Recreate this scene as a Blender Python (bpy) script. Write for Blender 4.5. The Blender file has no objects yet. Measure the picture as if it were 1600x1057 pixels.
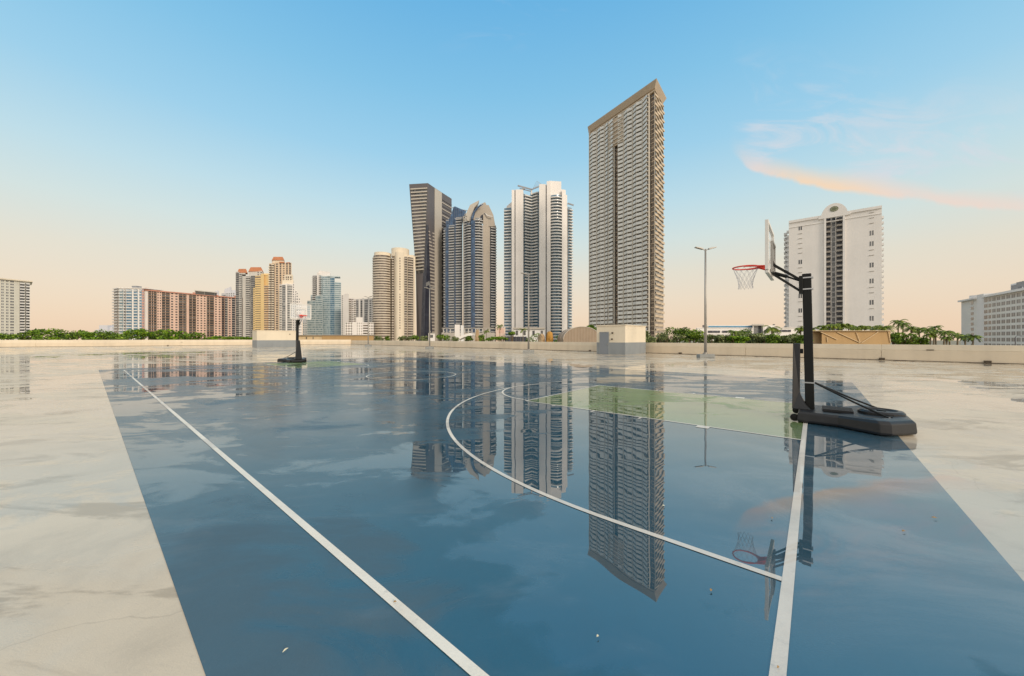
import bpy, bmesh, math, random
from mathutils import Vector, Matrix, noise as mnoise
SC = bpy.context.scene
COL = SC.collection
R = math.radians
random.seed(7)
# ------------------------------------------------------------------ camera, sky, sun
H0 = 1.55
FPX = 560.0
cd = bpy.data.cameras.new("camera")
cam = bpy.data.objects.new("camera", cd)
COL.objects.link(cam)
cam.location = (0, 0, H0)
cam.rotation_euler = (R(90), 0, 0)
cd.sensor_width = 36.0
cd.lens = 36.0 * FPX / 1600.0
cd.shift_y = 1.5 / 1600.0
cd.clip_start = 0.05
cd.clip_end = 6000
SC.camera = cam
SUN_EL, SUN_AZ = R(24), R(145)      # azimuth clockwise from the view direction
sd = bpy.data.lights.new("sun", 'SUN')
sd.energy = 1.9
sd.angle = R(14)
sd.color = (1.0, 0.85, 0.68)
sun = bpy.data.objects.new("sun", sd)
COL.objects.link(sun)
sun.rotation_euler = Vector((math.sin(SUN_AZ)*math.cos(SUN_EL), math.cos(SUN_AZ)*math.cos(SUN_EL), math.sin(SUN_EL))).to_track_quat('Z', 'Y').to_euler()
SC.view_settings.view_transform = 'Standard'
SC.view_settings.look = 'None'
SC.view_settings.exposure = 0.14
SC.view_settings.gamma = 1.0
SC.view_settings.use_curve_mapping = False


class NT:
    """tiny node-tree helper"""
    def __init__(s, nt):
        s.t = nt
    def n(s, typ, **kw):
        nd = s.t.nodes.new(typ)
        for k, v in kw.items():
            if k.startswith('i_'):
                nd.inputs[k[2:].replace('_', ' ')].default_value = v
            else:
                setattr(nd, k, v)
        return nd
    def l(s, a, b):
        s.t.links.new(a, b)
    def m(s, op, a, b=None, c=None, clamp=False):
        nd = s.t.nodes.new('ShaderNodeMath')
        nd.operation = op
        nd.use_clamp = clamp
        for i, v in enumerate((a, b, c)):
            if v is None:
                continue
            if isinstance(v, (int, float)):
                nd.inputs[i].default_value = v
            else:
                s.l(v, nd.inputs[i])
        return nd.outputs[0]
    def ss(s, x, a, b, c=0.0, d=1.0):
        nd = s.n('ShaderNodeMapRange', interpolation_type='SMOOTHSTEP')
        s.l(x, nd.inputs[0])
        for i, v in zip((1, 2, 3, 4), (a, b, c, d)):
            nd.inputs[i].default_value = v
        return nd.outputs[0]
    def mix(s, f, a, b, bt='MIX'):
        nd = s.n('ShaderNodeMix', data_type='RGBA', blend_type=bt)
        for i, v in ((0, f), (6, a), (7, b)):
            if isinstance(v, (int, float)):
                nd.inputs[i].default_value = v
            elif isinstance(v, (tuple, list)):
                nd.inputs[i].default_value = (*v[:3], 1)
            else:
                s.l(v, nd.inputs[i])
        return nd.outputs[2]
    def ramp(s, x, stops, interp='LINEAR'):
        nd = s.n('ShaderNodeValToRGB')
        s.l(x, nd.inputs[0])
        cr = nd.color_ramp
        cr.interpolation = interp
        while len(cr.elements) < len(stops):
            cr.elements.new(0.5)
        for e, (p, c) in zip(cr.elements, stops):
            e.position = p
            e.color = (*c, 1) if len(c) == 3 else c
        return nd.outputs[0]
    def noise(s, vec, scale, detail=3, rough=0.5, dist=0.0, dim='3D'):
        nd = s.n('ShaderNodeTexNoise', noise_dimensions=dim)
        nd.inputs['Scale'].default_value = scale
        nd.inputs['Detail'].default_value = detail
        nd.inputs['Roughness'].default_value = rough
        nd.inputs['Distortion'].default_value = dist
        if vec is not None:
            s.l(vec, nd.inputs['Vector'])
        return nd.outputs['Fac']
    def mapping(s, vec, sc=(1, 1, 1), rot=(0, 0, 0), loc=(0, 0, 0)):
        nd = s.n('ShaderNodeMapping')
        nd.inputs['Scale'].default_value = sc
        nd.inputs['Rotation'].default_value = rot
        nd.inputs['Location'].default_value = loc
        s.l(vec, nd.inputs['Vector'])
        return nd.outputs[0]


def srgb(h):
    h = h.lstrip('#')
    return tuple(((c/12.92) if c <= .04045 else ((c+.055)/1.055)**2.4) for c in (int(h[i:i+2], 16)/255 for i in (0, 2, 4)))


W = bpy.data.worlds.new("World")
SC.world = W
W.use_nodes = True
W.node_tree.nodes.clear()
w = NT(W.node_tree)
tc = w.n('ShaderNodeTexCoord')
sep = w.n('ShaderNodeSeparateXYZ')
w.l(tc.outputs['Generated'], sep.inputs[0])
DX, DY, DZ = sep.outputs
sky = w.n('ShaderNodeTexSky', sky_type='NISHITA')
sky.sun_disc = False
sky.sun_elevation = SUN_EL
sky.sun_rotation = SUN_AZ
sky.air_density = 1.2
sky.dust_density = 1.5
stops = [(0.0, '#f7d8ba'), (0.035, '#f6dabe'), (0.10, '#f3e0c8'), (0.17, '#ebe4d2'), (0.25, '#dae8e4'), (0.33, '#c5e4ee'), (0.44, '#a3d7f2'), (0.56, '#88caef'), (0.69, '#6dbaeb'), (0.80, '#5fade3')]
grad = w.ramp(DZ, [(p, srgb(c)) for p, c in stops])
# cirrus sweep to the right, laid out on the dome (direction ratios, not the picture)
dy_ = w.m('MAXIMUM', DY, 0.05)
P = w.m('DIVIDE', DX, dy_)
E_ = w.m('DIVIDE', DZ, dy_)
cmb = w.n('ShaderNodeCombineXYZ')
w.l(P, cmb.inputs[0]); w.l(E_, cmb.inputs[1])
nz = w.noise(cmb.outputs[0], 7.0, 5, 0.6, 0.5)
streak = w.noise(w.mapping(cmb.outputs[0], sc=(2.0, 5.5, 1), rot=(0, 0, R(32))), 1.8, 6, 0.62, 1.1)
fc = w.n('ShaderNodeFloatCurve')
w.l(w.m('MULTIPLY', P, 0.5), fc.inputs['Value'])
pts = [(0.0, 0.62), (0.28, 0.55), (0.317, 0.503), (0.335, 0.470), (0.384, 0.442), (0.4375, 0.422), (0.509, 0.404), (0.58, 0.380), (0.714, 0.350), (1.0, 0.26)]
cv = fc.mapping.curves[0]
while len(cv.points) < len(pts):
    cv.points.new(0.5, 0.5)
for p_, (a_, b_) in zip(cv.points, pts):
    p_.location = (a_, b_)
    p_.handle_type = 'AUTO'
fc.mapping.update()
T_ = w.m('ADD', w.m('SUBTRACT', E_, fc.outputs[0]), w.m('MULTIPLY', w.m('SUBTRACT', nz, 0.5), 0.05))
core = w.m('MULTIPLY', w.ss(T_, -0.008, 0.010), w.ss(T_, 0.006, 0.065, 1.0, 0.0))
veil = w.m('MULTIPLY', w.m('MULTIPLY', w.ss(T_, -0.01, 0.06), w.ss(T_, 0.06, 0.42, 1.0, 0.0)), w.ss(streak, 0.42, 0.68))
gate = w.m('MULTIPLY', w.ss(P, 0.60, 0.70), w.ss(P, 1.35, 1.9, 1.0, 0.0))
front = w.ss(DY, 0.1, 0.3)
core = w.m('MULTIPLY', w.m('MULTIPLY', core, gate), w.ss(nz, 0.3, 0.6, 0.62, 1.0))
veil = w.m('MULTIPLY', w.m('MULTIPLY', veil, gate), 0.8)
hot = w.m('MULTIPLY', w.ss(P, 0.66, 0.8), w.ss(P, 0.9, 1.1, 1.0, 0.25))
ccol = w.mix(hot, srgb('#f2e0d8'), srgb('#ffe0bf'))
skyc = w.mix(w.m('MULTIPLY', front, veil), grad, srgb('#dfe3ea'))
skyc = w.mix(w.m('MULTIPLY', front, core), skyc, ccol)
# faint wisp near the top, left of the middle
ww = w.m('MULTIPLY', w.m('MULTIPLY', w.ss(streak, 0.5, 0.8), w.ss(E_, 0.78, 0.9)), w.m('MULTIPLY', w.ss(P, -0.3, -0.1), w.ss(P, 0.0, 0.25, 1.0, 0.0)))
skyc = w.mix(w.m('MULTIPLY', ww, 0.35), skyc, srgb('#e0dfe8'))
# broken cloud overhead and behind the viewer (it is what the wet deck and the facades see)
cn = w.noise(tc.outputs['Generated'], 2.6, 5, 0.55, 0.3)
over = w.m('MAXIMUM', w.ss(DZ, 0.70, 0.86), w.m('MULTIPLY', w.ss(DY, 0.15, -0.25), w.ss(DZ, -0.1, 0.1)))
cloud = w.ramp(cn, [(0.3, (.70, .71, .75)), (0.5, (1.02, .96, .88)), (0.7, (1.35, 1.25, 1.1))])
skyc = w.mix(w.m('MULTIPLY', over, 0.9), skyc, cloud)
sc1 = w.mix(1.0, skyc, (8.5, 8.5, 8.5), 'MULTIPLY')      # balanced against the physical sky at background strength 0.1
skyall = w.mix(0.10, sc1, sky.outputs[0])
bg = w.n('ShaderNodeBackground')
bg.inputs['Strength'].default_value = 0.105
w.l(skyall, bg.inputs['Color'])
wo = w.n('ShaderNodeOutputWorld')
w.l(bg.outputs[0], wo.inputs['Surface'])

# ------------------------------------------------------------------ materials
MATS = {}
def newmat(name):
    m = bpy.data.materials.new(name)
    m.use_nodes = True
    m.node_tree.nodes.clear()
    t = NT(m.node_tree)
    b = t.n('ShaderNodeBsdfPrincipled')
    o = t.n('ShaderNodeOutputMaterial')
    t.l(b.outputs[0], o.inputs['Surface'])
    return m, t, b

def paint(name, col, rough=0.6, var=0.12, scale=0.6, spec=0.4, metal=0.0, bump=0.0, bscale=40):
    """painted / rendered surface with weathering streaks and blotches"""
    if name in MATS:
        return MATS[name]
    m, t, b = newmat(name)
    if isinstance(col, str):
        col = srgb(col)
    g = t.n('ShaderNodeNewGeometry').outputs['Position']
    n1 = t.noise(g, scale, 4, 0.6)
    n2 = t.noise(t.mapping(g, sc=(1, 1, 0.12)), scale*4, 3, 0.6)
    f = t.m('ADD', t.m('MULTIPLY', n1, 0.6), t.m('MULTIPLY', n2, 0.4))
    d = tuple(c*(1-var*1.6) for c in col)
    l = tuple(min(1, c*(1+var*0.9)) for c in col)
    c = t.ramp(f, [(0.3, d), (0.52, col), (0.72, l)])
    t.l(c, b.inputs['Base Color'])
    b.inputs['Roughness'].default_value = rough
    b.inputs['Metallic'].default_value = metal
    b.inputs['Specular IOR Level'].default_value = spec
    if bump:
        bp = t.n('ShaderNodeBump')
        bp.inputs['Strength'].default_value = bump
        bp.inputs['Distance'].default_value = 0.01
        t.l(t.noise(g, bscale, 3, 0.6), bp.inputs['Height'])
        t.l(bp.outputs[0], b.inputs['Normal'])
    MATS[name] = m
    return m

def glazing(name, dark, light, fl=3.2, cell=2.4, rough=0.12, curt=0.6):
    """tower glazing: room-sized cells, some with curtains drawn, plus mullions"""
    if name in MATS:
        return MATS[name]
    m, t, b = newmat(name)
    g = t.n('ShaderNodeNewGeometry').outputs['Position']
    sp = t.n('ShaderNodeSeparateXYZ')
    t.l(g, sp.inputs[0])
    q = t.m('ADD', sp.outputs[0], t.m('MULTIPLY', sp.outputs[1], -0.8))
    a = t.m('FLOOR', t.m('DIVIDE', q, cell))
    c = t.m('FLOOR', t.m('DIVIDE', sp.outputs[2], fl))
    cb = t.n('ShaderNodeCombineXYZ')
    t.l(a, cb.inputs[0]); t.l(c, cb.inputs[1])
    wn = t.n('ShaderNodeTexWhiteNoise', noise_dimensions='2D')
    t.l(cb.outputs[0], wn.inputs['Vector'])
    if isinstance(dark, str): dark = srgb(dark)
    if isinstance(light, str): light = srgb(light)
    mid = tuple(0.6*x+0.4*y for x, y in zip(dark, light))
    col = t.ramp(wn.outputs['Value'], [(0.0, dark), (curt, mid), (1.0, light)])
    fr = t.m('FRACT', t.m('DIVIDE', q, cell))
    mul = t.m('LESS_THAN', fr, 0.07)
    col = t.mix(t.m('MULTIPLY', mul, 0.6), col, (0.32, 0.32, 0.31))
    t.l(col, b.inputs['Base Color'])
    b.inputs['Roughness'].default_value = rough
    b.inputs['Specular IOR Level'].default_value = 0.7
    MATS[name] = m
    return m

def foliage(name, dark, mid, light, scale=0.9):
    if name in MATS:
        return MATS[name]
    m, t, b = newmat(name)
    g = t.n('ShaderNodeNewGeometry')
    n1 = t.noise(g.outputs['Position'], scale, 3, 0.6)
    f = t.m('ADD', t.m('MULTIPLY', n1, 0.75), t.m('MULTIPLY', g.outputs['Random Per Island'], 0.28))
    t.l(t.ramp(f, [(0.34, srgb(dark)), (0.52, srgb(mid)), (0.74, srgb(light))]), b.inputs['Base Color'])
    b.inputs['Roughness'].default_value = 0.55
    b.inputs['Specular IOR Level'].default_value = 0.3
    try:
        b.inputs['Subsurface Weight'].default_value = 0.0
    except Exception:
        pass
    MATS[name] = m
    return m

def wet(name, col, coatk=1.0, glare_stain=1.0, glare_dirt=(0.42, 0.40, 0.36), dirt=None, wear=None, mk=1.0, cior=2.5):
    """rain-wet coating: a thin water film over paint, mirror-like in the puddles, blurred where it is only damp"""
    if name in MATS:
        return MATS[name]
    if isinstance(col, str): col = srgb(col)
    m, t, b = newmat(name)
    g = t.n('ShaderNodeNewGeometry').outputs['Position']
    sp = t.n('ShaderNodeSeparateXYZ')
    t.l(g, sp.inputs[0])
    X, Y = sp.outputs[0], sp.outputs[1]
    warp = t.noise(g, 0.5, 3, 0.5)
    big = t.noise(t.mapping(g, rot=(0, 0, R(20)), sc=(1, 1.5, 1)), 0.20, 4, 0.6, 0.7)
    med = t.noise(t.mapping(g, loc=(3, 7, 0), rot=(0, 0, R(-12)), sc=(1, 2.0, 1)), 0.75, 5, 0.62, 0.8)
    fine = t.noise(g, 3.2, 4, 0.6)
    # where water stands: low spots of the deck
    q = t.m('ADD', t.m('MULTIPLY', big, 0.55), t.m('MULTIPLY', med, 0.45))
    def blob(cx, cy, r0, r1, k):
        dx = t.m('SUBTRACT', X, cx); dy = t.m('SUBTRACT', Y, cy)
        d = t.m('SQRT', t.m('ADD', t.m('MULTIPLY', dx, dx), t.m('MULTIPLY', dy, dy)))
        d = t.m('ADD', d, t.m('MULTIPLY', t.m('SUBTRACT', warp, 0.5), r1*0.5))
        return t.m('MULTIPLY', t.ss(d, r0, r1, 1.0, 0.0), k)
    for bb in (PUD):
        q = t.m('ADD', q, blob(*bb))
    q = t.m('ADD', q, t.m('MULTIPLY', t.m('SUBTRACT', fine, 0.5), 0.06))
    pud = t.ss(q, 0.48, 0.535)
    dry = t.ss(q, 0.42, 0.30)
    # roughness of the film
    ro = t.m('ADD', t.m('MULTIPLY', t.m('SUBTRACT', 1.0, pud), t.m('ADD', 0.09, t.m('MULTIPLY', fine, 0.20))), 0.003)
    ro = t.m('ADD', ro, t.m('MULTIPLY', dry, 0.30))
    t.l(ro, b.inputs['Coat Roughness'])
    b.inputs['Coat IOR'].default_value = cior
    cw = t.m('SUBTRACT', t.m('ADD', 0.64*coatk, t.m('MULTIPLY', pud, 0.36*coatk)), t.m('MULTIPLY', dry, 0.25*coatk))
    t.l(cw, b.inputs['Coat Weight'])
    # slow ripples bend the mirror image
    rip = t.noise(t.mapping(g, rot=(0, 0, R(35)), sc=(1, 2.2, 1)), 0.8, 1, 0.4)
    rip2 = t.noise(g, 4.0, 2, 0.5)
    bp = t.n('ShaderNodeBump')
    bp.inputs['Strength'].default_value = 1.0
    bp.inputs['Distance'].default_value = 0.0020
    hgt = t.m('ADD', rip, t.m('MULTIPLY', t.m('MULTIPLY', rip2, t.m('SUBTRACT', 1.0, pud)), 0.35))
    t.l(hgt, bp.inputs['Height'])
    t.l(bp.outputs[0], b.inputs['Coat Normal'])
    tex = t.n('ShaderNodeBump')
    tex.inputs['Strength'].default_value = 0.5
    tex.inputs['Distance'].default_value = 0.004
    t.l(t.noise(g, 90, 3, 0.7), tex.inputs['Height'])
    t.l(tex.outputs[0], b.inputs['Normal'])
    # colour: paint, mottling, cloud reflections painted in as pale patches, and scattered dirt
    mott = t.noise(g, 1.1, 5, 0.65, 0.4)
    c = t.ramp(mott, [(0.30, tuple(x*0.80 for x in col)), (0.5, col), (0.72, tuple(min(1, x*1.10) for x in col))])
    c = t.mix(t.m('MULTIPLY', t.ss(t.noise(g, 60, 3, 0.8), 0.45, 0.75), 0.15), c, tuple(min(1, x*1.4+.008) for x in col))
    c = t.mix(t.m('MULTIPLY', t.ss(t.noise(g, 150, 2, 0.8), 0.55, 0.75), 0.30), c, tuple(x*0.5 for x in col))
    cloud_mottle = t.m('MULTIPLY', t.ss(t.noise(t.mapping(g, loc=(9, 2, 0), rot=(0, 0, R(50)), sc=(1, 2.4, 1)), 0.75, 5, 0.62, 0.9), 0.50, 0.72), 0.12*glare_stain)
    cloud_glare = t.m('MULTIPLY', t.m('MAXIMUM', blob(4.6, 3.2, .8, 4.4, 1.0), blob(-4.5, 7.5, 1.0, 4.0, .5)), t.ss(t.noise(t.mapping(g, loc=(2, 8, 1), rot=(0, 0, R(28)), sc=(1, 1.9, 1)), 0.5, 6, 0.62, 1.2), 0.36, 0.62))  # pale patches put bright cloud reflections into the base colour
    cloud_mottle = t.m('MAXIMUM', cloud_mottle, t.m('MULTIPLY', cloud_glare, 0.40*glare_stain*mk))
    c = t.mix(cloud_mottle, c, glare_dirt)
    if wear:
        wm = t.m('MULTIPLY', t.ss(t.noise(g, 7.0, 6, 0.75), 0.56, 0.70), 0.45)
        c = t.mix(wm, c, wear)
    spk = t.m('MULTIPLY', t.ss(t.noise(g, 26, 2, 0.5), 0.70, 0.78), 0.18*glare_stain)
    c = t.mix(spk, c, tuple(x*0.45 for x in glare_dirt))
    if dirt:
        dn = t.noise(t.mapping(g, loc=(1, 5, 0), rot=(0, 0, R(70)), sc=(1, 3.0, 1)), 0.42, 6, 0.66, 0.8)
        vc = t.n('ShaderNodeTexVoronoi', feature='DISTANCE_TO_EDGE'); vc.inputs['Scale'].default_value = 0.16
        wv = t.n('ShaderNodeVectorMath', operation='ADD'); nv = t.n('ShaderNodeTexNoise'); nv.inputs['Scale'].default_value = 0.9; nv.inputs['Detail'].default_value = 5; t.l(g, nv.inputs['Vector']); t.l(g, wv.inputs[0]); t.l(nv.outputs['Color'], wv.inputs[1]); t.l(wv.outputs[0], vc.inputs['Vector'])
        c = t.mix(t.m('MULTIPLY', t.ss(vc.outputs['Distance'], 0.0, 0.0016, 1.0, 0.0), 0.30), c, dirt)
        c = t.mix(t.m('MULTIPLY', t.ss(dn, 0.53, 0.62), 0.55), c, dirt)
    c = t.mix(1.0, c, t.ramp(t.m('ADD', pud, t.m('MULTIPLY', dry, -1.0)), [(0.0, (1.0, 1.0, 1.0)), (1.0, (0.80, 0.80, 0.82))]), 'MULTIPLY')
    c = t.mix(t.m('MULTIPLY', dry, 0.10), c, glare_dirt)
    t.l(c, b.inputs['Base Color'])
    b.inputs['Roughness'].default_value = 0.7
    b.inputs['Specular IOR Level'].default_value = 0.25
    MATS[name] = m
    return m

# standing water: (x, y, inner radius, outer radius, amount)
PUD = [(3.0, 4.2, 1.0, 5.5, 0.10), (1.5, 6.5, 1.5, 5.0, 0.05), (-3.0, .8, 1.2, 3.8, -0.15), (-1.2, 0.6, 1.0, 3.0, -0.08), (-5, 8, 1, 6, -0.04), (1.6, 3.2, .6, 2.6, 0.05), (6.3, 3.4, .5, 2.5, -0.05)]

# ------------------------------------------------------------------ object helpers
def tag(o, label=None, cat=None, group=None, kind=None):
    if label: o['label'] = label
    if cat: o['category'] = cat
    if group: o['group'] = group
    if kind: o['kind'] = kind
    return o

def empty(name, loc, label=None, cat=None, group=None, rz=0.0):
    o = bpy.data.objects.new(name, None)
    o.empty_display_size = 0.2
    o.location = loc
    o.rotation_euler = (0, 0, rz)
    COL.objects.link(o)
    return tag(o, label, cat, group)

class MB:
    """collects geometry in world coordinates (or local, when parent sits at its own place)"""
    def __init__(s):
        s.v, s.f, s.mi = [], [], []
    def poly(s, pts, mi=0):
        k = len(s.v)
        s.v += [tuple(p) for p in pts]
        s.f.append(tuple(range(k, k+len(pts)))); s.mi.append(mi)
    def prism(s, pts, z0, z1, mi=0):
        """vertical prism over a plan polygon; z may be a number or one per point"""
        n = len(pts)
        k = len(s.v)
        za = z0 if isinstance(z0, (list, tuple)) else [z0]*n
        zb = z1 if isinstance(z1, (list, tuple)) else [z1]*n
        s.v += [(p[0], p[1], za[i]) for i, p in enumerate(pts)] + [(p[0], p[1], zb[i]) for i, p in enumerate(pts)]
        s.f.append(tuple(range(k+n-1, k-1, -1))); s.mi.append(mi)
        s.f.append(tuple(range(k+n, k+2*n))); s.mi.append(mi)
        for i in range(n):
            j = (i+1) % n
            s.f.append((k+i, k+j, k+n+j, k+n+i)); s.mi.append(mi)
    def box(s, c, d, M=None, mi=0):
        k = len(s.v)
        for sx in (-.5, .5):
            for sy in (-.5, .5):
                for sz in (-.5, .5):
                    p = Vector((c[0]+sx*d[0], c[1]+sy*d[1], c[2]+sz*d[2]))
                    if M is not None: p = M @ p
                    s.v.append(tuple(p))
        for f in ((0, 1, 3, 2), (4, 6, 7, 5), (0, 4, 5, 1), (2, 3, 7, 6), (0, 2, 6, 4), (1, 5, 7, 3)):
            s.f.append(tuple(k+i for i in f)); s.mi.append(mi)
    def tube(s, pts, r, n=8, mi=0, cap=True, closed=False):
        pts = [Vector(p) for p in pts]
        rr = r if isinstance(r, (list, tuple)) else [r]*len(pts)
        k = len(s.v)
        N = len(pts)
        up = None
        for i, p in enumerate(pts):
            if closed:
                d = pts[(i+1) % N]-pts[i-1]
            else:
                d = pts[min(i+1, N-1)]-pts[max(i-1, 0)]
            d.normalize()
            if up is None:
                up = Vector((0, 0, 1)) if abs(d.z) < 0.9 else Vector((1, 0, 0))
            a = d.cross(up)
            if a.length < 1e-5: a = d.cross(Vector((0, 1, 0)))
            a.normalize()
            b = a.cross(d).normalized()
            up = b
            for j in range(n):
                t = 2*math.pi*j/n + math.pi/n
                s.v.append(tuple(p + (a*math.cos(t)+b*math.sin(t))*rr[i]))
        for i in range(N if closed else N-1):
            i2 = (i+1) % N
            for j in range(n):
                j2 = (j+1) % n
                s.f.append((k+i*n+j, k+i*n+j2, k+i2*n+j2, k+i2*n+j)); s.mi.append(mi)
        if cap and not closed:
            s.f.append(tuple(k+j for j in range(n-1, -1, -1))); s.mi.append(mi)
            s.f.append(tuple(k+(N-1)*n+j for j in range(n))); s.mi.append(mi)
    def lathe(s, prof, c=(0, 0, 0), n=24, mi=0, M=None):
        k = len(s.v)
        for r, z in prof:
            for j in range(n):
                t = 2*math.pi*j/n
                p = Vector((c[0]+r*math.cos(t), c[1]+r*math.sin(t), c[2]+z))
                if M is not None: p = M @ p
                s.v.append(tuple(p))
        for i in range(len(prof)-1):
            for j in range(n):
                j2 = (j+1) % n
                s.f.append((k+i*n+j, k+i*n+j2, k+(i+1)*n+j2, k+(i+1)*n+j)); s.mi.append(mi)
        s.f.append(tuple(k+j for j in range(n-1, -1, -1))); s.mi.append(mi)
        s.f.append(tuple(k+(len(prof)-1)*n+j for j in range(n))); s.mi.append(mi)
    def build(s, name, mats, parent=None, smooth=False, bevel=0.0, fixn=False):
        me = bpy.data.meshes.new(name)
        off = parent_origin(parent)
        me.from_pydata([(x-off[0], y-off[1], z-off[2]) for x, y, z in s.v], [], s.f)
        if not isinstance(mats, (list, tuple)): mats = [mats]
        for m in mats: me.materials.append(m)
        if len(mats) > 1: me.polygons.foreach_set('material_index', s.mi)
        if fixn or bevel:
            bm = bmesh.new(); bm.from_mesh(me)
            bmesh.ops.remove_doubles(bm, verts=bm.verts, dist=1e-5)
            bmesh.ops.recalc_face_normals(bm, faces=bm.faces)
            bm.to_mesh(me); bm.free()
        if smooth: me.polygons.foreach_set('use_smooth', [True]*len(me.polygons))
        o = bpy.data.objects.new(name, me)
        COL.objects.link(o)
        if parent: o.parent = parent
        if bevel:
            md = o.modifiers.new('bevel', 'BEVEL')
            md.width = bevel; md.segments = 2; md.limit_method = 'ANGLE'; md.angle_limit = R(35)
        return o

def parent_origin(p):
    x = y = z = 0.0
    while p is not None:
        x += p.location[0]; y += p.location[1]; z += p.location[2]
        p = p.parent
    return (x, y, z)

def A2(u, v, z=0.0):          # court axes (u along the sideline away, v along the baseline) -> world
    n = math.hypot(663, 560)
    ax, ay = -663/n, 560/n
    bx, by = 560/n, 663/n
    return (ax*u+bx*v, ay*u+by*v, z)

def Xp(px, D): return (px-800.0)/FPX*D
def Zp(py, D): return H0+(530.0-py)/FPX*D
GZ = -9.0

# ------------------------------------------------------------------ ground, deck, court
MG = paint('street_ground', '#8d8672', 0.9, 0.2, 0.05)
g = MB(); g.poly([(-3000, -3000, GZ), (3000, -3000, GZ), (3000, 3000, GZ), (-3000, 3000, GZ)])
tag(g.build('ground', MG), kind='structure')
CORN = (-47.0, 104.6)
RW = (-47.0+127, 104.6-127*1.06)
LW = (-150.0, 104.6-103*0.76)
deckpoly = [CORN, RW, (40, -80), (-120, -60), LW]
M_TAN = wet('wet_tan_coating', (0.60, 0.50, 0.365), 1.0, 1.0, glare_dirt=(0.56, 0.50, 0.40), dirt=(0.25, 0.19, 0.12), cior=2.4)
M_BLUE = wet('wet_blue_court_paint', (0.003, 0.064, 0.106), 1.0, 1.0, glare_dirt=(0.30, 0.31, 0.31))
M_GREEN = wet('wet_green_key_paint', (0.15, 0.23, 0.075), 1.0, 0.8, glare_dirt=(0.4, 0.42, 0.3))
M_LINE = wet('wet_white_line_paint', (0.76, 0.72, 0.63), 0.5, 0.8, cior=1.8, glare_dirt=(0.5, 0.46, 0.38), wear=(0.42, 0.42, 0.40), mk=.3)
M_CONC = paint('deck_edge_concrete', '#b3a890', 0.8, 0.15, 0.5)
d = MB(); d.prism(list(reversed(deckpoly)), -1.2, 0.0)
tag(d.build('parking_deck_floor', M_TAN, fixn=True), kind='structure')
c = MB()
c.poly([A2(-1.02, 0.35, .003), A2(27.6, 0.35, .003), A2(27.6, 17.65, .003), A2(-1.02, 17.65, .003)][::-1])
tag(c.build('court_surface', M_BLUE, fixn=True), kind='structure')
k = MB()
for u0, u1 in ((0.16, 5.5), (20.9, 26.24)):
    k.poly([A2(u0, 7.05, .0052), A2(u1, 7.05, .0052), A2(u1, 10.97, .0052), A2(u0, 10.97, .0052)])
tag(k.build('key_paint', M_GREEN, fixn=True), kind='structure')
L = MB()
LZ = .0076
def lseg(u0, v0, u1, v1, wd=0.055, z=LZ):
    du, dv = u1-u0, v1-v0
    n = math.hypot(du, dv)
    nu, nv = -dv/n*wd/2, du/n*wd/2
    L.poly([A2(u0+nu, v0+nv, z), A2(u1+nu, v1+nv, z), A2(u1-nu, v1-nv, z), A2(u0-nu, v0-nv, z)])
def larc(cu, cv_, r, a0, a1, wd=0.052, n=96, z=LZ):
    for i in range(n):
        t0 = a0+(a1-a0)*i/n; t1 = a0+(a1-a0)*(i+1)/n
        L.poly([A2(cu+(r+s_*wd/2)*math.cos(t), cv_+(r+s_*wd/2)*math.sin(t), z) for t, s_ in ((t0, 1), (t1, 1), (t1, -1), (t0, -1))])
U0, U1, V0, V1 = 0.13, 26.27, 1.16, 16.84
hw = .0275
lseg(U0+hw, V0, U1-hw, V0); lseg(U0+hw, V1, U1-hw, V1)
lseg(U0, V0-hw, U0, V1+hw, .062); lseg(U1, V0-hw, U1, V1+hw)
for s_ in (0, 1):
    Uf = (lambda u: u) if s_ == 0 else (lambda u: 26.4-u)
    for vv in (7.05, 10.97):
        lseg(Uf(U0+.032), vv, Uf(5.5+hw), vv, .05, LZ)
    lseg(Uf(5.5), 7.05+.025, Uf(5.5), 10.97-.025, .05, LZ)
    for tk in (4.62, 3.62, 2.61, 1.5):
        w_ = .05 if tk > 2 else .2
        lseg(Uf(tk), 7.05-.025, Uf(tk), 7.05-.17, w_); lseg(Uf(tk), 10.97+.025, Uf(tk), 10.97+.17, w_)
    for vv in (9-6.12, 9+6.12):
        lseg(Uf(U0+.032), vv, Uf(1.28), vv, .052)
    if s_ == 0:
        larc(1.28, 9, 6.12, -math.pi/2, math.pi/2, .052)
        larc(5.5+.026, 9, 1.86, -math.pi/2, math.pi/2, .05, 64, LZ+.0004)
    else:
        larc(26.4-1.28, 9, 6.12, math.pi/2, math.pi*1.5)
        larc(26.4-5.5-.026, 9, 1.86, math.pi/2, math.pi*1.5, .05, 64, LZ+.0004)
larc(13.2, 9, 1.83, 0, 2*math.pi, .05, 96)
tag(L.build('court_line_paint', M_LINE, fixn=True), kind='structure')
# ------------------------------------------------------------------ parapet walls, deck rooms, lamps
M_PAR = paint('parapet_paint', (0.66, 0.56, 0.42), 0.7, 0.10, 0.35, bump=0.3)
M_CAP = paint('parapet_band_paint', (0.70, 0.61, 0.47), 0.7, 0.10, 0.35, bump=0.3)
M_DARK = paint('dark_sealant', (0.10, 0.075, 0.05), 0.8, 0.3, 2)
M_GREY = paint('grey_dado_paint', (0.24, 0.26, 0.27), 0.5, 0.10, 0.5)
M_DOOR = paint('grey_door_paint', (0.20, 0.22, 0.245), 0.4, 0.05, 0.5)
M_CREAM = paint('cream_room_paint', (0.70, 0.615, 0.475), 0.7, 0.07, 0.4, bump=0.3)
M_GALV = paint('lamp_metal', (0.36, 0.34, 0.31), 0.45, 0.08, 2, metal=0.5)
M_BASEC = paint('lamp_base_concrete', (0.27, 0.28, 0.27), 0.8, 0.12, 2)

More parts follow.
